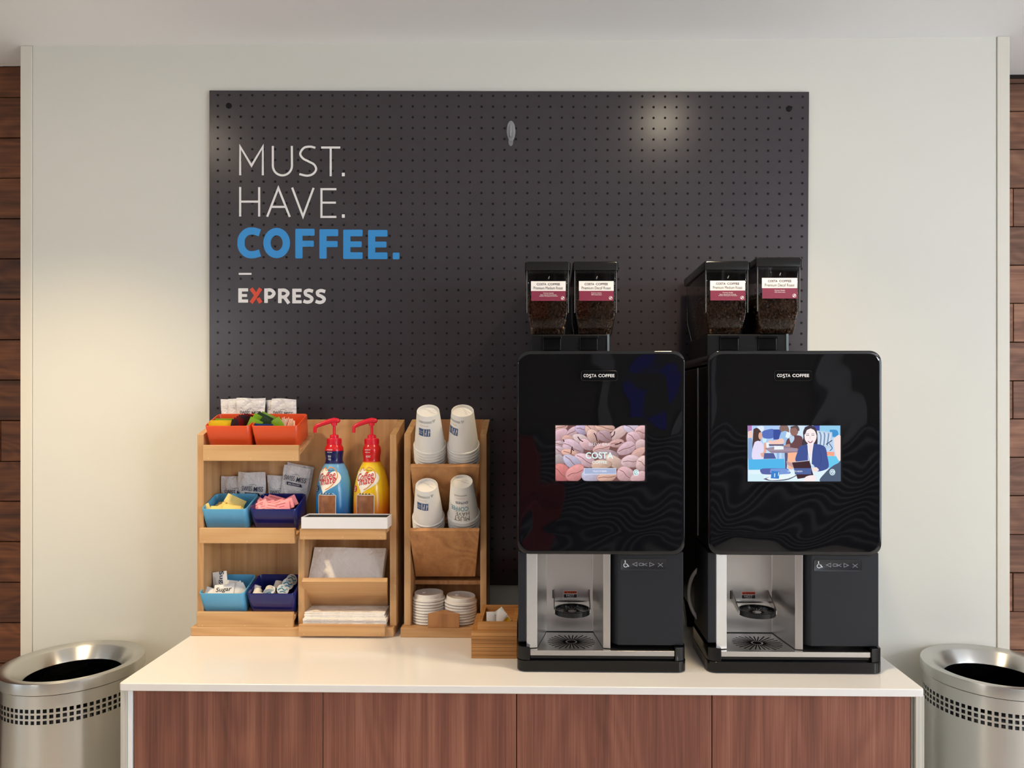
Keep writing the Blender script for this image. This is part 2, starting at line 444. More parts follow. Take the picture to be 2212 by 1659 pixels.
# planked walls either side
YPL, YPR = 2.40, 2.52
wl = struct(MB().box(RX0, XL, YPL+.02, 2.7, 0, CEIL-.02).build('wall_back_left', m_gap))
wr = struct(MB().box(XR, RX1, YPR+.02, 2.7, 0, CEIL-.02).build('wall_back_right', m_gap))
struct(MB().box(RX0, XL, YPL-.006, YPL+.1, PZ(139, YPL, 20), CEIL).build('trim_3', m_ceil, bevel=.003))
struct(MB().box(XR, RX1, YPR+.004, YPR+.1, PZ(169, YPR, 2195), CEIL).build('trim_4', m_gap))
def planks(parent, rows, ref, Y, x0, x1, splits, mat):
    for i in range(len(rows)-1):
        z1 = PZ(rows[i], Y, ref)-.0012; z0 = PZ(rows[i+1], Y, ref)+.0012
        xs = [x0]+[PX(s, Y) for s in splits.get(i, [])]+[x1]
        for a, b in zip(xs, xs[1:]):
            d = random.uniform(0, .006)
            MB().box(a+.001, b-.001, Y+d, Y+.025, max(z0, 0), z1).build('plank', mat, parent, bevel=.0015, seg=1)
rows = [141, 210, 297, 384.5, 472, 559, 646, 734, 821, 908.5, 997, 1083, 1171, 1258, 1346, 1434, 1522, 1610, 1698, 1785, 1872, 1960]
planks(wl, rows, 20, YPL, -2.6, XL, {9: [1], 4: [-190], 12: [-120]}, m_plankL)
rows = [169, 180, 240, 322.5, 406, 489, 572.5, 655, 739, 822.5, 905, 988, 1071, 1155, 1238, 1322, 1405, 1488, 1571, 1655, 1740, 1823, 1906]
planks(wr, rows, 2195, YPR, XR, 2.9, {4: [2190.5], 7: [2189.5], 9: [2189.5], 14: [2189.5], 2: [2400], 11: [2350]}, m_plankR)
# rest of the room, behind and beside the camera
struct(MB().box(RX0-.1, RX1+.1, RY0-.1, RY0, 0, 0.45).box(RX0-.1, RX1+.1, RY0-.1, RY0, 2.42, CEIL).box(RX0-.1, RX1+.1, RY0-.1, RY0, .45, 2.42)
       .build('wall_front', m_roomf))
struct(MB().box(RX0-.1, RX0, RY0, 2.7, 0, .45).box(RX0-.1, RX0, RY0, 2.7, 2.42, CEIL).box(RX0-.1, RX0, .52, 2.7, .45, 2.42).box(RX0-.1, RX0, RY0, -3.12, .45, 2.42)
       .build('wall_left', m_room))
struct(MB().box(RX1, RX1+.1, RY0, 2.7, 0, .45).box(RX1, RX1+.1, RY0, 2.7, 2.42, CEIL).box(RX1, RX1+.1, .52, 2.7, .45, 2.42).box(RX1, RX1+.1, RY0, -2.12, .45, 2.42)
       .build('wall_right', m_room))
m_alu = M('window_aluminium', C(60, 60, 62), 0.4)
m_glass = clear('window_glass', (0.97, 0.98, 0.98, 1), 0.0)
def window(name, axis, at, a0, a1, n):
    f = MB(); g = MB()
    def bx(m, u0, u1, z0, z1, t):
        if axis == 'x': m.box(at-t, at+t, u0, u1, z0, z1)
        else: m.box(u0, u1, at-t, at+t, z0, z1)
    for i in range(n+1):
        u = a0+(a1-a0)*i/n; bx(f, u-.025, u+.025, .45, 2.42, .03)
    bx(f, a0, a1, .45, .5, .03); bx(f, a0, a1, 2.37, 2.42, .03)
    bx(g, a0, a1, .47, 2.40, .004)
    o = struct(f.build(name, m_alu)); g.build('pane', m_glass, o)
window('window_1', 'x', RX0-.05, -3.12, .52, 3)
window('window_2', 'x', RX1+.05, -2.12, .52, 2)

wf = bpy.data.objects['wall_front']
m_batten = M('batten_grey', C(150, 150, 152), 0.5); m_wains = M('wainscot_dark', C(34, 34, 40), 0.5)
MB().box(RX0, RX1, RY0, RY0+.02, 0, 1.25).build('reflection_wainscot', m_wains, wf)  # unseen dark slatted dado, added so the machine panels reflect stripes
for k in range(15): MB().box(RX0, RX1, RY0+.02, RY0+.045, .08+.08*k, .10+.08*k).build('reflection_batten', m_batten, wf)
for x in (-1.9, .55, 1.55, 2.9): MB().box(x-.09, x+.09, RY0, RY0+.12, 1.25, CEIL).build('reflection_pilaster', m_batten, wf)  # unseen uprights added as lighter bands in the panel reflections
bb = thing('reflection_bench', 'unseen red bench added for its reflection in the left coffee machine', 'bench', (-.75, RY0+.4, 0))  # added out of view to bring red into the machine panel's reflection
MB().box(-1.55, .02, RY0+.05, RY0+.20, .44, 1.22).build('backrest', M('red_vinyl', C(150, 20, 26), .4), bb, bevel=.03)
MB().box(-1.55, .02, RY0+.21, RY0+.68, .30, .46).build('seat', bpy.data.materials['red_vinyl'], bb, bevel=.03)
MB().box(-1.50, -.03, RY0+.10, RY0+.60, 0, .295).build('plinth', m_wains, bb)
tag(MB().box(.95, 1.12, RY0+.002, RY0+.03, 1.40, 1.84).build('blue_reflection_panel', M('royal_blue', C(40, 50, 190), .5), None, origin=(1.03, RY0, 1.40), bevel=.004), 'unseen royal blue panel added for its reflection in the left coffee machine', 'notice board')  # blue panel added out of view for a blue patch in the reflection
m_globe = emit('fill_globe_glow', (0.95, 0.96, 1.0, 1), 118)  # globe lamps added out of view to brighten the ceiling
for x, y_, nm in ((2.7, -1.0, 'right'), (-3.3, -2.4, 'left')):
    pl_ = thing('added_fill_lamp', 'unseen globe lamp added to brighten the ceiling on the %s' % nm, 'lamp', (x, y_, 2.0), 'added fill lamps')
    gr = .12 if nm == 'right' else .08
    MB().lathe([(gr*math.sin(R(a)), -gr*math.cos(R(a))) for a in range(2, 180, 8)], 24, c=(0, 0, .22-gr)).build('globe', m_globe, pl_, local=True, smooth=60)
    MB().tube([(0, 0, .215), (0, 0, CEIL-2.0)], .006, 8).build('cord', m_black, pl_, local=True)
# recessed lamps in the ceiling
m_lamp = emit('lamp_disc', (1.0, 0.86, 0.64, 1), 75)
ring = MB().lathe([(.050, -.002), (.052, -.006), (.068, -.006), (.07, 0)], 32)
disc = MB().lathe([(.0, -.003), (.05, -.003)], 24)
for i, (x, y, wt) in enumerate(LAMPS):
    if i == 0:
        lt = thing('ceiling_light', 'round recessed ceiling lamp', 'ceiling lamp', (x, y, CEIL), 'recessed lamps in the ceiling')
        ring.build('trim_ring', m_whitelam, lt, local=True, smooth=40); disc.build('diffuser', m_lamp, lt, local=True)
        lamp0 = lt
    else: lt = copy_tree(lamp0, (x, y, CEIL))
    l = bpy.data.lights.new('lamp_beam', 'SPOT'); l.energy = wt*4.0; l.color = WARM; l.spot_size = R(112); l.spot_blend = 0.75; l.shadow_soft_size = .05
    o = bpy.data.objects.new('lamp_beam', l); COL.objects.link(o); o.location = (x, y, CEIL-.02)

# ================================================================== COUNTER
YF = 1.694
cl, cr = PX(256, YF), PX(1998, YF)
zt0 = ZC-.0185
pts = rrect(cl, cr, YF, YW-.002, .008)
top = MB().prism([(x, y, zt0) for x, y in pts], (0, 0, ZC-zt0)).build('worktop', m_top, None, origin=((cl+cr)/2, YF, zt0), bevel=.0025)
tag(top, 'long white laminate worktop carrying the two coffee machines', 'counter')
yd = YF+.016
cab = thing('base_cabinet', 'low walnut-fronted cabinet with four doors under the white worktop', 'cabinet', ((cl+cr)/2, YF+.05, 0))
def D(px): return PX(px, yd)
zc1 = zt0-.0005
MB().box(D(262), D(276.5), yd-.004, YW-.004, 0, zc1).build('side_panel', m_ply, cab, bevel=.001)
MB().box(D(277), D(287), yd-.003, yd+.4, 0, zc1).build('edge_strip', m_whitelam, cab, bevel=.001)
MB().box(D(1976), D(1995), yd-.004, YW-.004, 0, zc1).build('side_panel', m_ply, cab, bevel=.001)
MB().box(D(1969.5), D(1975.5), yd+.004, yd+.4, 0, zc1).build('edge_strip', M('grey_edge', C(150, 148, 140), 0.5), cab, bevel=.001)
MB().box(D(287), D(1969), yd+.024, YW-.01, .1, zc1).build('carcass', m_gap, cab)
MB().box(D(287), D(1969), yd+.06, yd+.08, 0, .1).build('toe_kick', m_gap, cab)
ds = [288.5, 698, 1116, 1538, 1968]
for i in range(4):
    a, b = D(ds[i])+.0008, D(ds[i+1])-.0012
    MB().box(a, b, yd, yd+.02, .11, zc1-.002).build('door', m_walnut, cab, bevel=.0008, seg=1)
MB().box(D(698)-.0006, D(698)+.0002, yd+.003, yd+.02, .11, zc1-.002).build('lit_door_edge', m_maple, cab)  # pale strip stands in for light catching the door edge

# ================================================================== SIGN BOARD
YB = YW-.012
bd = thing('sign_board', 'large charcoal dotted sign board with white and blue lettering on the wall', 'sign', P(1100, 1262, YW))
cs = [P(452, 1262, YB), P(1741, 1266, YB), P(1748, 198, YB), P(452, 195, YB)]
bk = [Vector((p.x, YW-.0005, p.z)) for p in cs]
MB().hexa([cs[0], cs[1], bk[1], bk[0], cs[3], cs[2], bk[2], bk[3]]).build('panel', m_board, bd, bevel=.0008, seg=1)
def SB(x, y, e=.0006): p = P(x, y, YB); p.y -= e; return p
# patch sheet over the lower right part
yp = YB-.0012
a = [P(1093, 1262, yp), P(1741.5, 1266, yp), P(1745.5, 475, yp), P(1094, 475, yp)]
b2 = [Vector((p.x, YB+.0002, p.z)) for p in a]
MB().hexa([a[0], a[1], b2[1], b2[0], a[3], a[2], b2[2], b2[3]]).build('patch_sheet', m_board, bd)
dots = MB()
for r in range(45):
    for c in range(52):
        x = 470.7+(1734-470.7)*c/51; y = 205.5+23.32*r+3.6*c/51
        x -= r*0.11*(c/51)
        inp = x > 1100 and y > 480
        if inp: y -= 1.4; x -= .6
        if inp: cen = P(x, y, yp); cen.y -= .0004
        else: cen = SB(x, y, .0004)
        rr = .0037
        dots.add([(cen.x+rr*math.cos(k*math.pi/4), cen.y, cen.z+rr*math.sin(k*math.pi/4)) for k in range(8)], [tuple(range(8))])
tag(dots.build('peg_dot', m_dot, bd), kind='stuff')
for sx, sy in ((494.5, 228.5), (1704, 235)):
    p = SB(sx, sy, 0)
    o = MB().lathe([(.0088, 0), (.0088, .0015), (.007, .0028), (0, .003)], 20)
    o.v = [Vector((p.x+v.x, p.y-v.z, p.z+v.y)) for v in o.v]
    o.build('screw_cap', m_dot, bd, smooth=40)
def Q(x, y): return SB(440+x/3.191, 180+y/3.191)
def arc(cx, cy, rx, ry, a0, a1, n=14): return [(cx+rx*math.cos(R(a0+(a1-a0)*i/n)), cy+ry*math.sin(R(a0+(a1-a0)*i/n))) for i in range(n+1)]
def bez(pts, n=8):
    """Catmull-Rom through points"""
    out = []
    p = [pts[0]]+list(pts)+[pts[-1]]
    for i in range(1, len(p)-2):
        for k in range(n):
            t = k/n; q = []
            for d in (0, 1):
                p0, p1, p2, p3 = p[i-1][d], p[i][d], p[i+1][d], p[i+2][d]
                q.append(.5*((2*p1)+(-p0+p2)*t+(2*p0-5*p1+4*p2-p3)*t*t+(-p0+3*p1-3*p2+p3)*t**3))
            out.append(tuple(q))
    out.append(tuple(pts[-1])); return out
def letter(mat, thin=(), bold=(), rects=(), ring=(), wt=14.5, wb=24, rr=3):
    mb = MB(); j = 0
    def q(x, y): return Q(x, y)-Vector((0, .0001*j, 0))
    for l in thin: strokes(mb, [l], wt, q); j += 1
    for l in bold: strokes(mb, [l], wb, q); j += 1
    for l in ring: strokes(mb, [l], wb, q, True); j += 1
    for (x0, x1, y0, y1) in rects: mb.poly([q(px, py) for px, py in rrect(x0, x1, y0, y1, rr, 3)]); j += 1
    return mb.build('letter', mat, bd)
def Ecap(x0, x1, y0, y1, s, bar, mid): return [(x0, x0+s, y0, y1), (x0, x1, y0, y0+bar), (x0, mid, (y0+y1)/2-bar*.44, (y0+y1)/2+bar*.44), (x0, x1, y1-bar, y1)]
def Fcap(x0, x1, y0, y1, s, bar, mid): return [(x0, x0+s, y0, y1), (x0, x1, y0, y0+bar), (x0, mid, (y0+y1)/2-bar*.42, (y0+y1)/2+bar*.46)]
W_ = m_letw
letter(W_, [[(252, 634), (252, 437), (330, 568), (408, 437), (408, 634)]])
letter(W_, [[(477, 432)]+arc(543, 568, 66, 67, 180, 0)+[(608, 432)]])
letter(W_, [bez([(770, 445), (735, 437), (692, 445), (666, 484), (684, 517), (722, 538), (762, 561), (775, 595), (752, 626), (712, 637), (660, 626)])])
letter(W_, [[(810, 443), (942, 443)], [(876, 443), (876, 641)]])
letter(W_, rects=[(953, 973, 617, 641)])
letter(W_, [[(252, 715), (252, 918)], [(383, 716), (383, 919)], [(252, 816), (383, 816)]])
letter(W_, [[(438, 920), (515, 722), (594, 921)], [(463, 852), (567, 852)]])
letter(W_, [[(610, 719), (685, 918), (758, 721)]])
letter(W_, [[(915, 730), (812, 730), (812, 921), (915, 921)], [(812, 823), (912, 823)]])
letter(W_, rects=[(953, 973, 903, 927)])
letter(m_letb, bold=[bez([(388, 1031), (345, 1019), (300, 1024), (266, 1058), (258, 1100), (266, 1142), (300, 1176), (345, 1181), (389, 1169)])], wb=50)
letter(m_letb, ring=[arc(503.5, 1101, 67, 79, 0, 360, 28)[:-1]], wb=51)
letter(m_letb, rects=Fcap(632, 765, 1003, 1207, 50, 48, 760), rr=7)
letter(m_letb, rects=Fcap(798, 928, 1006, 1209, 50, 48, 924), rr=7)
letter(m_letb, rects=Ecap(962, 1096, 1009, 1211, 50, 46, 1090), rr=7)
letter(m_letb, rects=Ecap(1133, 1267, 1011, 1212, 50, 46, 1261), rr=7)
letter(m_letb, rects=[(1303, 1350, 1167, 1213)], rr=7)
letter(W_, rects=[(242, 330, 1307, 1320)], rr=2)
letter(W_, rects=Ecap(239, 307, 1413, 1512, 25, 22, 300))
letter(m_letr, bold=[[(327, 1414), (366, 1466)], [(393, 1414), (366, 1458), (327, 1513)], [(374, 1480), (394, 1513)]], wb=26)
letter(W_, bold=[bez([(430, 1426), (465, 1426), (485, 1448), (465, 1472), (430, 1473)])], rects=[(418, 443, 1414, 1514)], wb=23)
letter(W_, bold=[bez([(525, 1427), (560, 1427), (581, 1447), (560, 1471), (525, 1472)]), [(552, 1468), (588, 1517)]], rects=[(513, 538, 1415, 1515)], wb=23)
letter(W_, rects=Ecap(611, 676, 1416, 1517, 25, 22, 670))
letter(W_, bold=[bez([(754, 1434), (725, 1427), (702, 1436), (705, 1456), (728, 1467), (746, 1483), (738, 1502), (712, 1508), (688, 1500)])], wb=23)
letter(W_, bold=[bez([(838, 1436), (810, 1429), (786, 1438), (789, 1458), (812, 1469), (831, 1485), (822, 1504), (797, 1510), (772, 1502)])], wb=23)
# clear adhesive hook
hp = P(1103.5, 285, YB)
hk = thing('wall_hook', 'small clear plastic adhesive hook near the top middle of the sign board', 'hook', (hp.x, YB, hp.z))
def oval(cx, cy, rx, ry, y, n=24): return [Vector((*P(cx+rx*math.cos(2*math.pi*i/n), cy+ry*math.sin(2*math.pi*i/n), YB).xz,)).to_3d() for i in range(n)]
def ovl(cx, cy, rx, ry, y, n=28):
    o = []
    for i in range(n):
        p = P(cx+rx*math.cos(2*math.pi*i/n), cy+ry*math.sin(2*math.pi*i/n), YB); p.y = y; o.append(p)
    return o
MB().loft([ovl(1104, 284, 9.6, 22.5, YB-.0003), ovl(1104, 284, 9.6, 22.5, YB-.003), ovl(1104, 284, 8.2, 21, YB-.005)], cap0=True, cap1=True).build('base_plate', m_clear, hk, smooth=40)
MB().loft([ovl(1103.5, 306, 5.2, 9.5, YB-.0002), ovl(1103.5, 306, 5.2, 9.5, YB-.0012)], cap0=True, cap1=True).build('adhesive_tab', M('hook_tab', C(120, 120, 124), 0.5), hk)
hpt = [P(1104, 272, YB), P(1104, 285, YB), P(1104, 297, YB), P(1104, 299, YB), P(1104, 292, YB)]
for p, dy in zip(hpt, (.005, .007, .012, .017, .019)): p.y -= dy
MB().tube(bez([tuple(p) for p in hpt]) if False else [tuple(p) for p in hpt], [.0035, .004, .0045, .004, .0025], 10).build('hook', m_clear, hk, smooth=60)

# ================================================================== WASTE BINS
def bin_(label, xc, yc, r=.1725, zr=.835):
    b = thing('waste_bin', label, 'bin', (xc, yc, 0), 'steel waste bins beside the counter')
    prof = [(r-.004, zr-.031), (r, zr-.029), (r+.0005, zr-.006), (r-.001, zr-.001), (r-.004, zr), (r-.030, zr-.004), (r-.0335, zr-.007), (r-.058, zr-.034), (r-.060, zr-.038)]
    MB().lathe(prof, 96).build('rim', m_steelband, b, local=True, smooth=50)
    rb = r-.006
    zb1 = zr-.062; sq = .0098; gp = .0050; n = 72
    MB().lathe([(rb, zr-.033), (rb, zb1)], 96).build('collar_wall', m_steel, b, local=True, smooth=50)
    # three rows of square holes
    band = MB(); zs = [zb1]
    for k in range(3): zs += [zs[-1]-gp, zs[-1]-gp-sq]
    zs.append(zs[-1]-gp)
    fr = .62
    ang = []
    for i in range(n): ang += [2*math.pi*i/n, 2*math.pi*(i+fr)/n]
    vs = [(rb*math.cos(a), rb*math.sin(a), z) for z in zs for a in ang]; m = len(ang); fs = []
    for j in range(len(zs)-1):
        for i in range(m):
            if j % 2 == 1 and i % 2 == 0: continue
            fs.append((j*m+i, j*m+(i+1) % m, (j+1)*m+(i+1) % m, (j+1)*m+i))
    band.add(vs, fs); band.build('perforated_band', m_steel, b, local=True, smooth=50)
    MB().lathe([(rb, zs[-1]), (rb, .02), (rb-.004, .02)], 96).build('body', m_steel, b, local=True, smooth=50)
    MB().lathe([(rb-.004, 0), (rb-.004, .03)], 64, cap0=True).build('foot_ring', m_black, b, local=True, smooth=50)
    MB().lathe([(r-.057, zr-.034), (r-.05, zr-.06), (rb-.005, zr-.09), (rb-.006, .25), (.02, .22)], 64, cap1=True).build('liner_bag', m_bag, b, local=True, smooth=60)
bin_('brushed steel waste bin left of the counter, in front of the cream wall', -1.332, 2.062, .180)
bin_('brushed steel waste bin right of the counter, in front of the cream wall', 1.238, 2.076, .180)

# ================================================================== CONDIMENT RACK (left)
rk = thing('condiment_rack', 'wide maple condiment rack with stepped trays and creamer shelf', 'rack', P(630, 1374, 2.05))
ZB = PZ(1357.5, 2.035)           # top of base board
YS, YK = 2.055, 2.165
MB().box(PX(412, 2.035), PX(850, 2.035), 2.035, 2.175, ZC, ZB).build('base_board', m_maple, rk, bevel=.0015)
def side(pl, pr, name, ztop_px=939, zback_px=906.5):
    x0, x1 = PX(pl, YS), PX(pr, YS)
    zf = PZ(ztop_px, YS); zb = PZ(zback_px, YK)
    MB().prism([(x0, YS, ZB+.0003), (x0, YS, zf), (x0, YK+.012, zb), (x0, YK+.012, ZB+.0003)], (x1-x0, 0, 0)).build(name, m_mapleV, rk, bevel=.001)
    return x0, x1
sl = side(426, 440, 'side_panel'); sr = side(842, 856, 'side_panel')
MB().box(sl[1], sr[0], YK, YK+.012, ZB, PZ(906.5, YK)).build('back_panel', m_mapleV, rk, bevel=.001)
ZSH = PZ(1142.5, 2.0)            # creamer shelf top
MB().box(PX(644, YS), PX(658, YS), YS, YK, ZB, ZSH-.030).build('divider', m_mapleV, rk, bevel=.001)
MB().box(PX(647, 2.0), sr[0]-.0005, 2.012, YK-.0005, ZSH-.014, ZSH-.0005).build('creamer_shelf', m_maple, rk, bevel=.001)
def lip(x0, x1, y0, y1, Y, mat=m_maple, name='tray_lip', th=.012, nails=3):
    o = MB().box(PX(x0, Y), PX(x1, Y), Y, Y+th, PZ(y1, Y), PZ(y0, Y)).build(name, mat, rk, bevel=.0015)
    for k in range(nails):
        px = x0+(x1-x0)*(.06+.88*k/max(1, nails-1))
        q = P(px, y1-6, Y)
        n = MB().lathe([(.0012, 0), (.001, .0004), (0, .0005)], 8); n.v = [Vector((q.x+v.x, q.y-v.z, q.z+v.y)) for v in n.v]
        n.build('nail_head', m_nail, o)
    return o
lip(647, 833.5, 1142.5, 1166.5, 2.0)
lip(644.5, 831.5, 1351, 1375.7, 2.022, nails=2)
TILT = R(19)
# bins on three stepped trays -------------------------------------------------
BD, BH = .100, .066
def tub_mesh(w, d, h, ta=.0032, r=.013, t=.0032):
    def lp(wx, dy, z, rr): return [Vector((x, y, z)) for x, y in rrect(-wx/2, wx/2, -dy/2, dy/2, rr, 6)]
    wb, db = w-2*ta, d-2*ta
    return MB().loft([lp(wb-.006, db-.006, 0, r-.003), lp(wb, db, .003, r), lp(w, d, h-.001, r), lp(w-.0012, d-.0012, h, r), lp(w-2*t+.001, d-2*t+.001, h, r-t), lp(w-2*t, d-2*t, h-.001, r-t), lp(wb-2*t, db-2*t, .006, r-t)], cap0=True, cap1=True)
RX = Matrix.Rotation(TILT, 4, 'X')
TUBS = {}
def tub(key, label, x0, x1, yrim, mat, Y=2.034):
    w = (x1-x0)/F*Y
    tgt = P((x0+x1)/2, yrim, Y)
    loc = tgt-(RX @ Vector((0, -BD/2, BH)))
    o = tub_mesh(w, BD, BH).build('storage_tub', mat, None, local=True, smooth=50)
    o.location = loc; o.rotation_euler = (TILT, 0, 0)
    tag(o, label, 'tub', 'melamine tubs on the condiment rack')
    TUBS[key] = (loc, w)
tub('o1', 'orange melamine tub holding yellow and red tea packets, top tray', 439, 538, 920.5, m_orange)
tub('o2', 'orange melamine tub holding green packets and stir sticks, top tray', 540, 643, 920.5, m_orange)
tub('b1', 'light blue tub of yellow sweetener packets, middle tray', 432, 532, 1100.5, m_sky)
tub('n1', 'navy tub of pink sweetener packets, middle tray', 537, 640, 1100.5, m_navy)
tub('b2', 'light blue tub of white sugar packets, bottom tray', 426.5, 527, 1283, m_sky)
tub('n2', 'navy tub of white creamer cups, bottom tray', 530, 635, 1283, m_navy)
# tray boards follow the tubs' tilt
def tray(key, x0, x1, ylip0, ylip1, Yl, xr):
    loc, w_ = TUBS[key]
    zf = lambda y: loc.z-.0016+(y-loc.y)*math.tan(TILT)
    a, b = PX(x0, Yl), PX(xr, Yl)
    y0, y1 = Yl+.010, YK-.0005
    th = .011
    MB().hexa([(a, y0, zf(y0)-th), (b, y0, zf(y0)-th), (b, y1, zf(y1)-th), (a, y1, zf(y1)-th), (a, y0, zf(y0)), (b, y0, zf(y0)), (b, y1, zf(y1)), (a, y1, zf(y1))]).build('tray_board', m_maple, rk, bevel=.0008)
    lip(x0, x1, ylip0, ylip1, Yl)
tray('o1', 438, 645, 962, 996.5, 2.028, 645)
tray('b1', 430, 637, 1142.5, 1175.5, 2.020, 637)
tray('b2', 424.5, 633, 1325, 1357.3, 2.036, 633)
# napkin pocket front
def lean_panel(parent, x0, x1, ytop, Yt, x2, x3, ybot, Yb, th, mat, name, bev=.002):
    A0, A1 = P(x0, ytop, Yt), P(x1, ytop, Yt); B0, B1 = P(x2, ybot, Yb), P(x3, ybot, Yb)
    d = Vector((0, B0.y-A0.y, B0.z-A0.z)).normalized(); n = Vector((0, -d.z, d.y))
    if n.y < 0: n = -n
    return MB().hexa([B0, B1, B1+n*th, B0+n*th, A0, A1, A1+n*th, A0+n*th]).build(name, mat, parent, bevel=bev)
lean_panel(rk, 651, 836, 1257, 2.03, 664, 839, 1320, 2.14, .014, m_maple, 'napkin_pocket')

# ================================================================== PACKETS
def packet_mb(w, h, t=.004, nx=6, nz=6, seal=.12, wob=0.0, seed=0):
    """thin pillow packet in the XZ plane, base at z=-h/2"""
    mb = MB(); vs = []; fs = []
    for s in (-1, 1):
        for j in range(nz+1):
            for i in range(nx+1):
                u = i/nx; v = j/nz
                e = min(1, min(v, 1-v)/seal) if seal else 1
                bul = (math.sin(math.pi*u)**.5)*e*math.sin(math.pi*max(.02, min(.98, v)))**.4
                o_ = wob*(math.sin(u*7+seed*1.7)*math.cos(v*5+seed)+.6*math.sin(v*11+u*9+seed*2.3))
                e_ = wob*.7
                vs.append(((u-.5)*w+e_*math.sin(v*8+seed)*(2*u-1), s*(t/2*bul+.0003)+o_, (v-.5)*h+e_*math.sin(u*6+seed*1.3)*(2*v-1)))
    k = (nx+1)*(nz+1)
    for s in (0, 1):
        for j in range(nz):
            for i in range(nx):
                a = s*k+j*(nx+1)+i; q = (a, a+1, a+nx+2, a+nx+1)
                fs.append(q if s == 0 else q[::-1])
    rim = [i for i in range(nx+1)]+[(j+1)*(nx+1)-1 for j in range(1, nz+1)]+[nz*(nx+1)+i for i in range(nx-1, -1, -1)]+[j*(nx+1) for j in range(nz-1, 0, -1)]
    for a, b in zip(rim, rim[1:]+rim[:1]): fs.append((b, a, a+k, b+k))
    return mb.add(vs, fs)
def put(o, loc, rot): o.location = loc; o.rotation_euler = Euler((R(rot[0]), R(rot[1]), R(rot[2])), 'XYZ'); return o
def stand(x0, x1, ytop, Y, h, mat, label, cat, group, rot=(0, 0, 0), name='packet', t=.004, w=None, wob=0.0):
    w = w or (x1-x0)/F*Y
    e = Euler((R(rot[0]), R(rot[1]), R(rot[2])), 'XYZ')
    up = e.to_matrix() @ Vector((0, 0, 1))
    c = P((x0+x1)/2, ytop, Y)-up*h/2
    o = packet_mb(w, h, t, 12 if wob else 6, 12 if wob else 6, .08 if wob else .12, wob, x0*.37).build(name, mat, None, local=True, smooth=60)
    put(o, c, rot); tag(o, label, cat, group); return o
def laid(px, py, Y, w, h, mat, label, cat, group, rot, name='packet', t=.004):
    o = packet_mb(w, h, t).build(name, mat, None, local=True, smooth=60)
    put(o, P(px, py, Y), rot); tag(o, label, cat, group); return o
def print_on(o, items, yoff):
    """flat print on a packet's front face; items = list of (material, fn(mb, f))"""
    f = lambda x, z: Vector((x, -yoff, z))
    for mat, fn in items:
        mb = MB(); fn(mb, f); mb.build('print', mat, o, local=True)

# top tray: tea bags and sticks
G1 = 'tea packets in the left orange tub'
stand(450, 503, 912.5, 2.056, .046, m_yel, 'yellow foil packet at the very front of the left orange tub', 'packet', G1, (15, 0, 3))
stand(453, 508, 908, 2.066, .046, m_yel, 'yellow foil packet just behind the front yellow one', 'packet', G1, (14, 0, -2))
stand(462, 515, 904, 2.096, .048, m_green, 'green foil packet behind the yellow packets, left orange tub', 'packet', G1, (12, 0, 0))
fan = [(513, 906, 2.070, 70), (519, 903, 2.078, 62), (524, 900, 2.086, 66), (530, 898, 2.092, 58), (535, 897, 2.100, 60), (541, 896, 2.108, 62), (546, 896.5, 2.116, 60), (551, 898, 2.121, 63)]
for i, (px, yt, Y, rz) in enumerate(fan):
    stand(px-8, px+8, yt, Y, .046, m_wine if i % 3 else m_inkk, ('burgundy' if i % 3 else 'black')+' tea packet on edge, %s from the left in the red fan' % ordn(i), 'packet', 'dark red tea packets on edge', (12, 4+1.5*i, rz), w=.042, t=.0035)
G2 = 'green tea packets in the right orange tub'
gp = [(541, 570, 906, 2.064, m_green, -26, 10, 'bright green packet leaning at the far left of the right orange tub'),
      (550, 580, 899, 2.082, m_green, -30, 22, 'bright green packet tilted over the tub rim, behind the leftmost'),
      (558, 592, 896, 2.098, m_dkgreen, -28, 28, 'dark green packet, rear of the green group'),
      (566, 600, 895, 2.110, m_green, -24, 30, 'light green packet furthest back in the right orange tub'),
      (567, 590, 904, 2.076, m_dkgreen, -32, 26, 'dark green packet in the middle of the green group'),
      (582, 606, 905, 2.074, m_green, 28, -20, 'light green packet next to the stir sticks')]
for a, b, yt, Y, mt, ry, rz, lb in gp: stand(a, b, yt, Y, .046, mt, lb, 'packet', G2, (12, -ry, rz))
stand(549, 590, 915.5, 2.052, .04, m_teablue, 'dark blue packet along the front of the right orange tub', 'packet', G2, (17, 2, 0))
for i in range(16):
    px = 606+i*1.7; yt = 901+random.uniform(-3, 5)+abs(i-8)*.5; Y = 2.074+(i % 5)*.011
    ang = R(-12+i*2.0)
    c = P(px+i*.3, yt, Y)
    o = MB().box(-.0016, .0016, -.0008, .0008, -.050, 0).build('stir_stick', m_stick, None, local=True, bevel=.0005, seg=1)
    o.location = c; o.rotation_euler = (R(14), ang, R(10*i)); tag(o, 'pale thin stir stick bundled in the right orange tub', 'stirrer', 'stir sticks in the right orange tub')
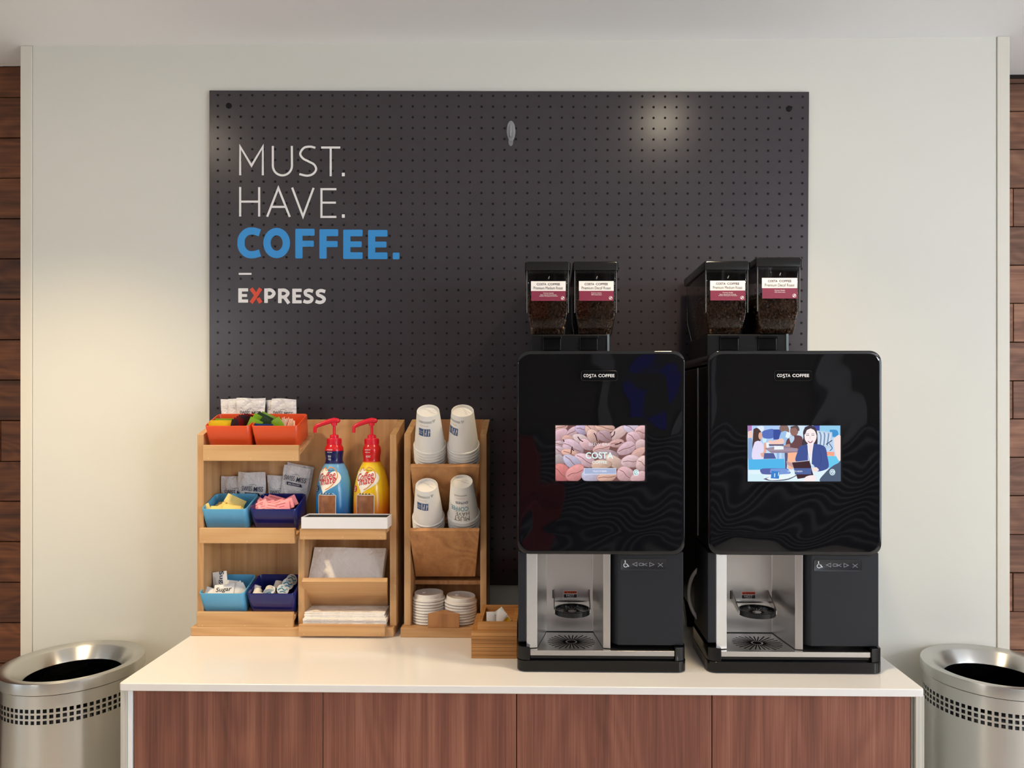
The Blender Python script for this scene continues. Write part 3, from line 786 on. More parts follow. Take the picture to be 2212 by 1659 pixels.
# cocoa sachets with printing
def sachet(x0, x1, ytop, Y, h, label, rot=(0, 0, 0), logo=None, row='top'):
    o = stand(x0, x1, ytop, Y, h, m_sachet, label, 'sachet', 'cocoa sachets on the %s tray' % row, rot, name='cocoa_sachet', t=.008, wob=.0014)
    wd_ = (x1-x0)/F*Y
    y_ = -(.0062)
    f = lambda x, z: Vector((x, y_-.0004, z))
    if logo:
        s, cx, cz = logo     # logo width, centre x, z from the top
        z0 = h/2-cz
        mb = MB(); text(mb, 'SWISS', (cx-s/2, cx-.02*s, z0+.12*s, z0-.10*s), f, off=.004, shear=.10); text(mb, 'MISS', (cx+.05*s, cx+s/2, z0+.10*s, z0-.12*s), f, off=.004, shear=.18)
        strokes(mb, [bez([(cx-.16*s, z0+.16*s), (cx-.05*s, z0+.2*s), (cx+.02*s, z0+.19*s), (cx+.04*s, z0+.22*s), (cx+.18*s, z0+.15*s)], 4)], .012*s, f)
        mb.poly([f(cx-.36*s, z0-.16*s), f(cx+.30*s, z0-.2*s), f(cx+.36*s, z0-.33*s), f(cx-.33*s, z0-.30*s)])
        mb.build('print', m_ink, o, local=True)
        g = lambda x, z: Vector((x, y_-.0008, z))
        mb = MB(); text(mb, 'Milk Chocolate', (cx-.27*s, cx+.24*s, z0-.2*s, z0-.28*s), g, off=.01); mb.build('print', m_letw, o, local=True)
    return o
sachet(477, 545, 862, 2.158, .10, 'grey cocoa sachet at the far left behind the left orange tub', (0, 0, 0))
sachet(493, 560, 861, 2.151, .10, 'grey cocoa sachet second from left behind the orange tubs', (0, 0, 0))
sachet(511, 573, 860, 2.144, .10, 'grey cocoa sachet in front behind the left orange tub', (2, 0, 0), (.062, 0, .044))
sachet(575, 630, 864, 2.152, .10, 'grey cocoa sachet half hidden behind the right orange tub', (0, -2, 0))
sachet(586, 641, 861.5, 2.145, .10, 'grey cocoa sachet rightmost behind the right orange tub', (2, 2, 0), (.058, 0, .043))
sachet(478, 540, 1029, 2.156, .115, 'grey cocoa sachet leftmost on the middle tray, partly hidden', (0, 2, 0), (.066, .004, .047), 'middle')
sachet(514, 574, 1020, 2.148, .12, 'grey cocoa sachet with printed name, left of centre on the middle tray', (3, 1, 0), (.064, .004, .048), 'middle')
sachet(578, 634, 1027, 2.157, .115, 'narrow grey cocoa sachet in the middle, behind the tilted one', (0, 0, 0), (.058, .0, .050), 'middle')
sachet(620, 680, 1004, 2.158, .135, 'rear grey cocoa sachet peeking out behind the tilted sachet', (0, 12, 0), None, 'middle')
sachet(614, 672, 1008, 2.147, .128, 'tilted grey cocoa sachet with printed name, right end of the middle tray', (2, 9, 0), (.066, 0, .036), 'middle')
# middle tray: sweetener
G3 = 'yellow sweetener packets in the middle light blue tub'
for i, (px, py, Y, rx, ry, rz) in enumerate([(470, 1101, 2.064, 62, 4, 6), (486, 1100, 2.07, 66, -6, -8), (500, 1099, 2.066, 60, 8, 14), (476, 1095, 2.085, 64, -3, -14), (496, 1093, 2.090, 62, 6, 10), (486, 1089, 2.10, 66, -6, 2), (508, 1097, 2.088, 60, 12, 22)]):
    laid(px, py, Y, .046, .032, m_paleyel, 'pale yellow sweetener packet lying in the pile, %s from the front' % ordn(i), 'packet', G3, (-rx, ry, rz))
laid(508, 1083, 2.10, .056, .026, m_paleyel, 'pale yellow sweetener packet sticking up out of the pile', 'packet', G3, (-25, 26, 8))
laid(447, 1098, 2.062, .018, .026, m_paleyel, 'pale yellow packet corner at the left end of the tub', 'packet', G3, (-5, -20, 20))
G4 = 'pink sweetener packets in the middle navy tub'
pk = [(561, 1095, 2.068, 30, -26, 10), (568, 1091, 2.08, 32, 24, -16), (576, 1093, 2.07, 40, -12, 20), (583, 1087, 2.09, 36, 26, 6), (592, 1081, 2.104, 42, 14, -6), (603, 1083, 2.108, 44, 16, 4), (598, 1092, 2.076, 34, -22, 14), (608, 1095, 2.066, 22, -14, 4), (616, 1091, 2.074, 20, -20, 8), (624, 1086, 2.088, 18, -26, 14), (588, 1099, 2.062, 30, 8, -4)]
for i, (px, py, Y, rx, ry, rz) in enumerate(pk):
    o = laid(px, py, Y, .046, .030, m_pink, 'pink sweetener packet in the navy tub, %s from the left' % ordn(i), 'packet', G4, (-rx, ry, rz))
    f = lambda x, z: Vector((x, -.0026, z))
    mb = MB()
    for k in range(3): strokes(mb, [[(-.016, .008-k*.008), (.013-.004*k, .008-k*.008)]], .0012, f)
    mb.build('print', m_labred, o, local=True)
# bottom tray: sugar
G5 = 'white sugar packets in the bottom light blue tub'
o = laid(476, 1257, 2.102, .040, .058, m_white, 'white sugar packet standing upright at the back, name reading downwards', 'packet', G5, (-8, -7, 4))
mb = MB(); f = lambda x, z: Vector((-z*1.0+.0, -.0026, x)); text(mb, 'Sugar', (-.03, .026, .006, -.010), lambda x, z: Vector((z+.006, -.0027, -x)), off=.01); mb.build('print', m_ink, o, local=True)
mb = MB(); strokes(mb, [[(-.016, -.02), (-.016, .018)], [(-.0125, -.02), (-.0125, .014)]], .0008, lambda x, z: Vector((x, -.0026, z))); mb.build('print', m_inkg, o, local=True)
o = laid(484, 1274, 2.074, .056, .032, m_white, 'white sugar packet in front with the name reading level', 'packet', G5, (-32, -5, 3))
mb = MB(); text(mb, 'Sugar', (-.022, .022, .007, -.009), lambda x, z: Vector((x, -.0027, z)), off=.015, shear=.1); mb.build('print', m_inkk, o, local=True)
for i, (px, py, Y, rx, ry, rz, lb) in enumerate([(497, 1264, 2.10, -20, 4, -6, 'behind the level one'), (510, 1272, 2.084, -26, -34, 14, 'slanting up at the right'), (514, 1275, 2.078, -30, -28, 20, 'at the far right'), (458, 1281, 2.070, -40, 20, 10, 'in the front left corner'), (472, 1284, 2.074, -60, 6, -5, 'lying under the level one'), (496, 1284, 2.072, -60, -6, 10, 'lying flat at the front right')]):
    laid(px, py, Y, .042, .028, m_white, 'white sugar packet %s of the bottom light blue tub' % lb, 'packet', G5, (rx, ry, rz))
# creamers
cup = [(0, 0), (.0105, 0), (.0115, .002), (.0136, .019), (.0140, .0195), (.0163, .020), (.0163, .0222)]
def creamer(px, py, Y, rot, label, printed=False):
    c = thing('creamer_cup', label, 'creamer', P(px, py, Y), 'creamer cups in the bottom navy tub', rot=tuple(R(a) for a in rot))
    MB().lathe(cup, 24, cap0=False).build('cup', m_cream, c, local=True, smooth=40)
    MB().lathe([(.0166, .0221), (.0166, .0226), (.013, .0228), (0, .0226)], 24).add([(-.005, -.016, .0224), (.005, -.016, .0224), (.003, -.021, .025), (-.003, -.021, .025)], [(0, 1, 2, 3)]).build('foil_lid', m_foil, c, local=True, smooth=40)
    if printed:
        mb = MB(); f = lambda x, y: Vector((x, y, .0232))
        strokes(mb, [bez([(-.014, -.004), (-.004, .004), (.004, -.002), (.012, .004)]), bez([(-.008, -.009), (0, -.006), (.008, -.008)]), [(-.007, .009), (.007, .010)]], .003, f)
        mb.build('print', m_teal, c, local=True)
creamer(557, 1264, 2.098, (165, 20, 0), 'white creamer cup upside down at the back left of the navy tub')
creamer(558, 1274, 2.082, (140, 25, 30), 'white creamer cup leaning at the left end of the navy tub')
creamer(583, 1270, 2.080, (118, 12, 20), 'white creamer cup with its flat round bottom facing the room')
creamer(566, 1286, 2.072, (115, 0, -10), 'white creamer cup low at the front left of the navy tub')
creamer(604, 1255, 2.112, (160, 10, 10), 'white creamer cup upside down at the back of the navy tub')
creamer(590, 1287, 2.076, (40, -8, -10), 'white creamer cup at the front centre with teal print', True)
creamer(607, 1282, 2.078, (48, 14, 25), 'white creamer cup on its side with teal printed foil', True)
creamer(614, 1268, 2.094, (55, 24, 35), 'white creamer cup at the right with teal printed foil facing out', True)
creamer(621, 1257, 2.110, (60, 34, 40), 'white creamer cup furthest right, lid tipped against the divider', True)

# ================================================================== WHITE TRAY, BOTTLES
yb0, yb1 = 1.998, 2.062
x0, x1 = PX(650.5, yb0), PX(837, yb0); zt = PZ(1118, yb0); t = .003
wb = MB().box(x0, x1, yb0, yb0+t, ZSH, zt).box(x0, x1, yb1-t, yb1, ZSH, zt).box(x0, x0+t, yb0+t, yb1-t, ZSH, zt).box(x1-t, x1, yb0+t, yb1-t, ZSH, zt).box(x0+t, x1-t, yb0+t, yb1-t, ZSH, ZSH+.003)
bxx = thing('drip_box', 'long shallow white open box on the shelf in front of the creamer bottles', 'box', ((x0+x1)/2, yb0, ZSH))
wb.build('shell', m_whitebox, bxx, bevel=.0006)
m_liner = M('grey_liner', C(72, 70, 70), 0.35); u = t+.0008; zq = zt-.0025
MB().box(x0+t, x1-t, yb0+t, yb0+u, ZSH+.003, zq).box(x0+t, x1-t, yb1-u, yb1-t, ZSH+.003, zq).box(x0+t, x0+u, yb0+u, yb1-u, ZSH+.003, zq).box(x1-u, x1-t, yb0+u, yb1-u, ZSH+.003, zq).box(x0+u, x1-u, yb0+u, yb1-u, ZSH+.003, ZSH+.004).build('liner', m_liner, bxx)
BZ = 1.065
bprof = [(0, 0), (.044, 0), (.0495, .006), (.051, .02), (.0512, .06), (.0495, .088), (.045, .112), (.038, .136), (.030, .152), (.0245, .162), (.0235, .170), (.0250, .180), (.0262, .190), (.0255, .200), (.0215, .206), (.0195, .209), (.0195, .222)]
bprof = [(r_, z_*BZ) for r_, z_ in bprof]
def rad(z):
    for (r0, z0), (r1, z1) in zip(bprof[1:], bprof[2:]):
        if z0 <= z <= z1: return r0+(r1-r0)*(z-z0)/max(1e-6, z1-z0)
    return bprof[-1][0]
def bottle(label, px, Y, mat, badge, word2, lean):
    base = P(px, 1134, Y); base.z = ZSH+.0003
    b = thing('creamer_bottle', label, 'bottle', base, 'pump bottles of coffee creamer')
    MB().lathe(bprof, 48).build('bottle_body', mat, b, local=True, smooth=50)
    A0 = -math.pi/2-.16
    def f(x, z, e=.0006):    # x = arc length, z = height
        r = rad(z)+e; a = A0+x/max(.03, rad(min(z, .13))); return Vector((r*math.cos(a), r*math.sin(a), z))
    # heart patch in rings so it follows the bottle
    def heart(s, cx, cz, e, mat_, nm):
        out = [(16*math.sin(t)**3/18.5, (13*math.cos(t)-5*math.cos(2*t)-2*math.cos(3*t)-math.cos(4*t))/17) for t in [2*math.pi*k/40 for k in range(40)]]
        ca, sa = math.cos(-.22), math.sin(-.22)
        out = [(x*ca-y*sa, x*sa+y*ca) for x, y in out]
        loops = [[f(cx+x*s*k*1.02, cz+y*s*k*.95, e) for x, y in out] for k in (1, .8, .6, .4, .2, .02)]
        return MB().loft(loops, cap1=True).build(nm, mat_, b, local=True, smooth=60)
    heart(.0430, -.0015, .1235, .0005, m_cream2, 'heart_label')
    mb = MB()
    ht = bez([(-.027, .146), (-.017, .158), (-.008, .150), (.004, .159), (.020, .154), (.0275, .138), (.021, .119), (.008, .104), (-.004, .097)], 5)
    vs, fs = stroke2d(ht, .0026); mb.add([f(p.x, p.y, .0010) for p in vs], fs); mb.build('print', m_gold, b, local=True)
    mb = MB(); g = lambda x, z: f(x, z+(x*.20), .0013)
    text(mb, 'Coffee', (-.0300, .0220, .1460, .1250), g, off=.008, shear=.22); text(mb, 'mate', (-.0200, .0240, .1285, .1120), g, off=.008, shear=.22)
    mb.build('print', m_labred, b, local=True)
    mb = MB(); text(mb, 'Nestle', (-.001, .018, .1530, .1485), lambda x, z: f(x, z, .0012)); mb.build('print', m_ink, b, local=True)
    # glass of iced coffee
    mb = MB(); nx = 10
    gz = lambda u, v: f(-.026+.052*u, .012+.070*v, .0007)
    vs = [gz(i/nx*(1), j/6) for j in range(7) for i in range(nx+1)]
    fs = [(j*(nx+1)+i, j*(nx+1)+i+1, (j+1)*(nx+1)+i+1, (j+1)*(nx+1)+i) for j in range(6) for i in range(nx)]
    mb.add(vs, fs); mb.build('print', m_iced, b, local=True)
    mb = MB(); strokes(mb, [[(-.026+.0052*i, .082) for i in range(11)], [(-.0262, .082-.0068*i) for i in range(10)], [(.0262, .082-.0068*i) for i in range(10)]], .0013, lambda x, z: f(x, z, .0010))
    for k in range(5): strokes(mb, [arc(-.018+.009*k, .0842, .004, .0024, 0, 360, 8)], .0011, lambda x, z: f(x, z, .0011))
    mb.build('print', m_letw, b, local=True)
    mb = MB()
    for k in range(4): mb.poly([f(-.014+.009*k+.0024*math.cos(R(60*q)),   .0854+.0022*math.sin(R(60*q)), .0013) for q in range(6)])
    mb.build('print', m_inkk, b, local=True)
    mb = MB(); mb.loft([[f(-.0370+.0085*k*math.cos(R(15*q)), .098+.0088*k*math.sin(R(15*q)), .0008) for q in range(24)] for k in (1, .5, .02)], cap1=True)
    mb.build('round_badge', badge, b, local=True)
    mb = MB(); fb = lambda x, z: f(x, z, .0012)
    for k in range(3): strokes(mb, [[(-.0420, .1020-.0042*k), (-.0320, .1020-.0042*k)]], .0014, fb)
    
    for q in range(9): strokes(mb, [[(-.016+.003*q, .2070+.0006*(q % 2)), (-.0142+.003*q, .2078)]], .0020, fb)
    for q in range(8): strokes(mb, [[(-.014+.003*q, .2008), (-.0122+.003*q, .2002+.0006*(q % 2))]], .0018, fb)
    for k, wd2 in enumerate(word2): text(mb, wd2, (-.012, .003 if len(word2) > 1 else .011, .1915-.0080*k, .1860-.0080*k), fb, off=.01)
    mb.build('print', m_letw, b, local=True)
    # pump
    zc = .2235
    MB().lathe([(.0195, zc-.003), (.0200, zc-.003), (.0200, zc+.014), (.019, zc+.0155), (.0125, zc+.0155), (.0122, zc+.024), (.009, zc+.0262), (.0042, zc+.0265), (.0042, zc+.052), (.0080, zc+.052), (.0080, zc+.060), (0, zc+.062)], 32).build('pump', m_redpl, b, local=True, smooth=40)
    rib = MB()
    for k in range(40):
        a = 2*math.pi*k/40; rib.box(-.0004, .0004, -.0207, -.0199, zc-.001, zc+.013); q = rib.v[-8:]
        for i in range(8): rib.v[-8+i] = Matrix.Rotation(a, 3, 'Z') @ q[i]
    tag(rib.build('cap_rib', m_redpl, b, local=True), kind='stuff')
    zh = zc+.062
    MB().tube([(.0150, .001, zh+.001), (.0110, .001, zh+.0035), (0, 0, zh+.0045), (-.014, -.003, zh+.002), (-.034, -.008, zh-.0055), (-.0470*lean, -.011, zh-.0105), (-.0515*lean, -.012, zh-.0165), (-.0520*lean, -.012, zh-.030)], [.0045, .0072, .0085, .0075, .0062, .0058, .0052, .0046], 14).build('spout', m_redpl, b, local=True, smooth=60)
bottle('blue creamer pump bottle with navy neck, left one on the shelf', 722, 2.113, m_blueb, m_ink, ['FRENCH', 'VANILLA'], 1.0)
bottle('yellow creamer pump bottle with red neck, right one on the shelf', 803, 2.113, m_yelb, m_labred, ['HAZELNUT'], .94)

# ================================================================== NAPKINS
def sheet(c00, c10, c11, c01, th, nrm, nx=10, ny=5, wav=.0012, seed=0):
    rnd = random.Random(seed); mb = MB(); vs = []; fs = []
    ph = [rnd.uniform(0, 6) for _ in range(4)]
    for s in (0, 1):
        for j in range(ny+1):
            for i in range(nx+1):
                u, v = i/nx, j/ny
                p = c00*(1-u)*(1-v)+c10*u*(1-v)+c11*u*v+c01*(1-u)*v
                d = wav*(math.sin(u*9+ph[0])*.5+math.sin(v*7+ph[1]+u*4)*.5)*(0.3+v)
                vs.append(p+nrm*(d+s*th))
    k = (nx+1)*(ny+1)
    for s in (0, 1):
        for j in range(ny):
            for i in range(nx):
                a = s*k+j*(nx+1)+i; fs.append((a, a+1, a+nx+2, a+nx+1))
    rim = [i for i in range(nx+1)]+[(j+1)*(nx+1)-1 for j in range(1, ny+1)]+[ny*(nx+1)+i for i in range(nx-1, -1, -1)]+[j*(nx+1) for j in range(ny-1, 0, -1)]
    for a, b in zip(rim, rim[1:]+rim[:1]): fs.append((a, b, b+k, a+k))
    return mb.add(vs, fs)
A = [P(664, 1262, 2.078), P(824, 1262, 2.078), P(834, 1185, 2.118), P(679, 1183, 2.118)]
nr = (A[1]-A[0]).cross(A[3]-A[0]).normalized()
if nr.y < 0: nr = -nr
for i in range(6):
    d = nr*(.0042*i); jj = Vector((.0012*math.sin(i*2.1), 0, .0012*math.cos(i*1.7)))
    o = sheet(*[p+d+jj for p in A], .0036, nr, nx=22, ny=9, seed=3, wav=.0022).build('napkin', m_napkin, None, origin=A[0], smooth=60)
    tag(o, 'folded white napkin leaning in the upper pocket, %s' % ('frontmost' if i == 0 else ordn(i)+' from the front'), 'napkin', 'napkins leaning in the upper pocket')
for i in range(8):
    z = ZB+.0004+i*.0048; z = z if i < 7 else z
    xa = 646+random.uniform(-1.5, 3)+(i > 4)*12; xb = 838-random.uniform(0, 3)-(i > 4)*4; yf_ = 2.037+random.uniform(0, .004)+(.012 if i > 4 else 0)
    p = [Vector((PX(xa, 2.06), yf_, z)), Vector((PX(xb, 2.06), yf_, z)), Vector((PX(xb-2, 2.06), 2.155, z)), Vector((PX(xa+2, 2.06), 2.155, z))]
    p[1].x = min(p[1].x, sr[0]-.001); p[2].x = min(p[2].x, sr[0]-.001)
    for q in (0, 3): p[q].x = max(p[q].x, PX(658.5, YS)) if i < 99 else p[q].x
    o = sheet(*p, .0042, Vector((0, 0, 1)), wav=.0004, seed=i).build('napkin', m_napkin, None, origin=p[0], smooth=50)
    tag(o, 'folded white napkin in the flat pile at the bottom, %s' % ('topmost' if i == 7 else ordn(7-i)+' from the top'), 'napkin', 'napkins lying in the bottom tray')

# ================================================================== CUP RACK
cr_ = thing('cup_rack', 'narrow maple cup rack with two sloping cup pockets and a lid tray', 'rack', P(960, 1373, 2.05))
yb_ = 2.033; ZB2 = PZ(1357, yb_, 950)
MB().box(PX(865, yb_), PX(1048, yb_), yb_, 2.175, ZC, ZB2).build('base_board', m_maple, cr_, bevel=.0015)
def side2(pl, pr):
    x0, x1 = PX(pl, YS), PX(pr, YS); zf = PZ(938.5, YS, 950); zb = PZ(906, YK, 950)
    MB().prism([(x0, YS, ZB2+.0003), (x0, YS, zf), (x0, YK+.012, zb), (x0, YK+.012, ZB2+.0003)], (x1-x0, 0, 0)).build('side_panel', m_mapleV, cr_, bevel=.001)
    return x0, x1
s2l = side2(873, 887); s2r = side2(1037.5, 1051)
MB().box(s2l[1], s2r[0], YK, YK+.012, ZB2, PZ(906, YK, 950)).build('back_panel', m_cherry, cr_, bevel=.001)
lean_panel(cr_, 886, 1036, 1008, 1.996, 898, 1027, 1112, 2.116, .012, m_cherry, 'cup_pocket')
lean_panel(cr_, 883.5, 1036, 1147, 1.998, 897.5, 1026.5, 1246, 2.118, .012, m_cherry, 'cup_pocket')
for zy in (1120, 1251):
    MB().box(s2l[1]+.0003, s2r[0]-.0003, 2.116, YK-.0003, PZ(zy+9, 2.13, 950), PZ(zy, 2.13, 950)).build('pocket_floor', m_cherry, cr_, bevel=.001)
# wedge between the lid stacks
zw0, zw1 = ZB2+.0003, PZ(1326, 2.036, 950)
a0, a1 = PX(924, 2.036), PX(992, 2.036); ap = PX(959.5, 2.072)
MB().prism([(a0, 2.036, zw0), (a1, 2.036, zw0), (a1, 2.040, zw0), (ap+.003, 2.076, zw0), (ap-.003, 2.076, zw0), (a0, 2.040, zw0)], (0, 0, zw1-zw0)).build('lid_wedge', m_cherry, cr_, bevel=.0008)
for px in (902+11, 1012-1):
    q = P(px, 1240, 2.118)
# cups
CL = .115
cprof = [(.0405, .001), (.0425, 0), (.0440, .001), (.0450, .0028), (.0444, .0050), (.0416, .0058), (.0298, CL-.001), (.0292, CL), (.0284, CL-.0003), (.0278, CL-.008), (0, CL-.0082)]
cupmesh = MB().lathe(cprof, 40)
cup_me = None
CT_ = R(33)
def conf(x, z, e=.0004):
    """on the cup's cone: x arc length about the front, z height from the rim"""
    r = .0423+(.0298-.0423)*(z-.0052)/(CL-.0062)+e
    a = -math.pi/2+x/r
    return Vector((r*math.cos(a), r*math.sin(a), z))
def cup_print(o, kind, a0):
    rot = Matrix.Rotation(a0, 3, 'Z')
    f = lambda x, z: rot @ conf(x, z)
    f2 = lambda x, z: rot @ conf(x, z, .0008)
    if kind == 'logo':
        mb = MB()
        mb.loft([[f(-.017+.033*i/10, .056) for i in range(11)], [f(-.017+.033*i/10, .078) for i in range(11)]], closed=False)
        mb.f = [q for q in mb.f if q[0] % 11 != 10]
        mb.build('print', m_inkb, o, local=True)
        mb = MB(); strokes(mb, [[(.0042, .0585), (.0062, .0755)], [(.0108, .0585), (.0126, .0755)], [(.0018, .0640), (.0150, .0695)], [(-.0012, .0570), (-.0012, .0772)]], .0015, f2)
        text(mb, 'Holiday Inn', (-.0155, -.003, .0710, .0675), f2); text(mb, 'Express', (-.0155, -.006, .0655, .0620), f2)
        mb.build('print', m_letw, o, local=True)
        mb = MB()
        for k in range(3): strokes(mb, [[(-.018+.0048*i, .1000-.0022*k) for i in range(9)]], .0009, f)
        strokes(mb, [[(.0262+.0040*math.cos(R(120*k+30)), .1005+.0040*math.sin(R(120*k+30))) for k in range(3)]], .0012, f, True)
        mb.build('print', m_inkg, o, local=True)
        mb = MB(); text(mb, 'CAUTION HOT', (-.014, .012, .0880, .0855), f); mb.build('print', m_inkr, o, local=True)
    else:
        ff = lambda x, z: f(-x, -z)
        def t(body, bx, mat, off):
            mb = MB(); text(mb, body, bx, ff, off=off); mb.build('print', mat, o, local=True)
        t('MUST', (-.022, .022, -.0110, -.0255), m_inkk, -.012)
        t('HAVE.', (-.022, .019, -.0275, -.0395), m_inkk, -.012)
        t('COFFEE.', (-.020, .034, -.0430, -.0565), m_inkt, .012)
        t('EXPRESS', (-.019, .015, -.0655, -.0730), m_inkb, .01)
        mb = MB()
        for k in range(2): strokes(mb, [[(-.018+.005*i, .0930-.0024*k) for i in range(8)]], .0009, f)
        mb.build('print', m_inkg, o, local=True)
        mb = MB(); text(mb, 'CAUTION HOT', (-.014, .012, .0840, .0815), f); mb.build('print', m_inkr, o, local=True)
    mb = MB()
    fd = lambda x, y: rot @ Vector((x, y, CL-.0078))
    for k, (xa_, xb_, y_) in enumerate(((-.017, .004, .0155), (.006, .017, .0150), (-.004, .013, .0095), (.004, .021, .0045))):
        for q in range(int((xb_-xa_)/.0026)): strokes(mb, [[(xa_+.0026*q, y_-.0004*q), (xa_+.0026*q+.0016, y_-.0004*q-.0003)]], .0011, fd)
    mb.build('print', m_inkg, o, local=True)
def cupstack(px, py, Y, n, kind, a0, where, roll=0.0):
    c0 = P(px, py, Y); e = Euler((CT_, R(roll), 0), 'XYZ'); ax = e.to_matrix() @ Vector((0, 0, 1))
    for i in range(n):
        o = cupmesh.build('paper_cup', m_paper, None, local=True, smooth=40) if not CUPS else bpy.data.objects.new('paper_cup', CUPS[0])
        if not CUPS: CUPS.append(o.data)
        else: COL.objects.link(o)
        o.location = c0-ax*(.0096*i); o.rotation_euler = e
        tag(o, 'white paper cup, %s in the %s stack' % ('printed and topmost' if i == 0 else ordn(i)+' from the top', where), 'cup', 'paper cups in the %s stack' % where)
        if i == 0: cup_print(o, kind, a0)
CUPS = []
cupstack(928.5, 962, 2.030, 6, 'logo', -.18, 'upper left', 3)
cupstack(1000.8, 962, 2.030, 6, 'logo', -.72, 'upper right', 3)
cupstack(925.5, 1117, 2.050, 4, 'logo', -.22, 'lower left', 3)
cupstack(1001.5, 1110, 2.046, 5, 'must', -.02, 'lower right', 1)
# lids
lprof = [(.0445, 0), (.0462, .001), (.0465, .004), (.0455, .0062), (.0425, .0068), (.0415, .0078), (.0408, .0172), (.0400, .0185), (.0385, .0188), (.0375, .0178), (.034, .0150), (.010, .0142), (0, .0142)]
lidm = MB().lathe(lprof, 40)
def lidstack(px, Y, n, where, tilt=(0, 0)):
    first = None; x = PX(px, Y); zz = ZB2+.0006
    for i in range(n):
        loc = (x+.0006*math.sin(i*1.9), Y+.0006*math.cos(i*2.3), zz+.0079*i+.0004)
        lb = 'white plastic cup lid, %s in the %s stack' % ('topmost' if i == n-1 else ordn(n-1-i)+' from the top', where)
        rot = (R(tilt[0]*i/n), R(tilt[1]*i/n), .3*i)
        if LID[0] is None:
            r = thing('cup_lid', lb, 'lid', loc, 'cup lids in the %s stack' % where, rot)
            lidm.build('lid_shell', m_lid, r, local=True, smooth=40)
            s = MB().lathe([(.006, .0142), (.005, .017), (0, .0175)], 12, c=(.018, .004, 0)); s.build('sip_bump', m_lid, r, local=True, smooth=40)
            MB().box(.0085, .0125, -.0412, -.0396, .0085, .013).build('tab', m_lid, r, local=True, bevel=.0004)
            LID[0] = r
        else:
            r = copy_tree(LID[0], loc, rot, lb); r['group'] = 'cup lids in the %s stack' % where
LID = [None]
lidstack(926, 2.098, 9, 'left')
lidstack(995, 2.098, 8, 'right', (2, -3))

# ================================================================== TEA BOX
ty0, ty1 = 1.872, 2.028
tx0 = PX(1018, ty0); tx1 = PX(1118, 1.785)-.0045
tb = thing('tea_box', 'small stepped oak box holding a few tea bags beside the left machine', 'box', ((tx0+tx1)/2, ty0, ZC))
z1 = PZ(1363, ty0, 1060); z2 = PZ(1343.5, ty0+.012, 1060)
lw = MB().box(tx0, tx1, ty0, ty1, ZC, z1); lw.build('lower_tier', m_oak, tb, bevel=.0008)
ux0 = PX(1032, ty0+.012); uy0 = ty0+.008; tw = .011
MB().box(ux0, tx1, uy0, uy0+tw, z1, z2).box(ux0, tx1, ty1-tw, ty1, z1, z2+.004).box(ux0, ux0+tw, uy0+tw, ty1-tw, z1, z2).box(tx1-tw, tx1, uy0+tw, ty1-tw, z1, z2).build('upper_tier', m_oak, tb, bevel=.0008)
for k in range(6):
    zz = ZC+.009+k*.0095
    MB().box(tx0+.0003, tx1, ty0-.0004, ty0+.001, zz, zz+.0006).build('groove', M('oak_groove', C(120, 78, 40), .7) if k == 0 else bpy.data.materials['oak_groove'], tb)
G6 = 'tea bags in the oak box'
laid(1060, 1336, 1.925, .022, .034, m_white, 'white tea bag upright at the left inside the oak box', 'tea bag', G6, (-10, 0, 6), name='tea_bag')
laid(1079, 1334, 1.93, .024, .038, m_white, 'white tea bag leaning right inside the oak box', 'tea bag', G6, (-14, 30, -10), name='tea_bag')
o = laid(1086, 1332, 1.945, .026, .044, m_foil, 'silver and gold tea bag with a pointed top in the oak box', 'tea bag', G6, (-10, -38, 0), name='tea_bag')
MB().poly([(-.012, -.0030, -.021), (.012, -.0030, -.021), (.012, -.0030, -.008), (-.012, -.0030, -.010)]).build('print', m_yel, o, local=True)

# ================================================================== COFFEE MACHINES
YM = 1.785
LX0, LX1 = PX(1118, YM), PX(1480, YM)
def beanpile(label, xf):
    rnd = random.Random(sum(map(ord, label)))
    mb = MB()
    zt_, zm, zb = HZ[0], HZ[1], HZ[2]
    for _ in range(520):
        z = rnd.uniform(zb, zt_)
        k = 1.0 if z > zm else .80+.20*(z-zb)/(zm-zb)
        hw = HW/2*k-.006
        x = rnd.uniform(-hw, hw); y = HY0+.008+(0 if z > zm else (zm-z)*.35)+abs(rnd.gauss(0, .004))
        if rnd.random() < .3: x = rnd.choice((-hw, hw)); y = rnd.uniform(HY0+.01, HY0+.2)
        if rnd.random() < .12: z = zt_+rnd.uniform(0, .004); y = rnd.uniform(HY0+.01, HY0+.12)
        m = Euler((rnd.uniform(0, 6), rnd.uniform(0, 6), rnd.uniform(0, 6))).to_matrix()
        vs = [Vector((0, 0, .0031))]+[Vector((.0046*math.cos(a)*c, .0033*math.sin(a)*c, s)) for s, c in ((.0018, .8), (-.0006, 1)) for a in [2*math.pi*q/6 for q in range(6)]]+[Vector((0, 0, -.0018))]
        fs = [(0, 1+q, 1+(q+1) % 6) for q in range(6)]+[(1+q, 7+q, 7+(q+1) % 6, 1+(q+1) % 6) for q in range(6)]+[(7+q, 13, 7+(q+1) % 6) for q in range(6)]
        mb.add([m @ v+Vector((HXC+x, y, z)) for v in vs], fs)
    mb.box(HXC-HW/2*.78, HXC+HW/2*.78, HY0+.035, HY0+.2, zb, zt_-.004)
    cen = xf(Vector((HXC, HY0+.1, zb)))
    o = mb.build('coffee_beans', m_bean, None, origin=cen, smooth=60, xf=xf)
    tag(o, label, 'coffee beans', None, 'stuff')
HY0 = 1.93; HXC = (PX(1137, HY0)+PX(1229, HY0))/2; HW = PX(1229, HY0)-PX(1137, HY0)
HZ = (PZ(640, HY0, 1180), PZ(676, HY0, 1180), PZ(718, HY0, 1180))
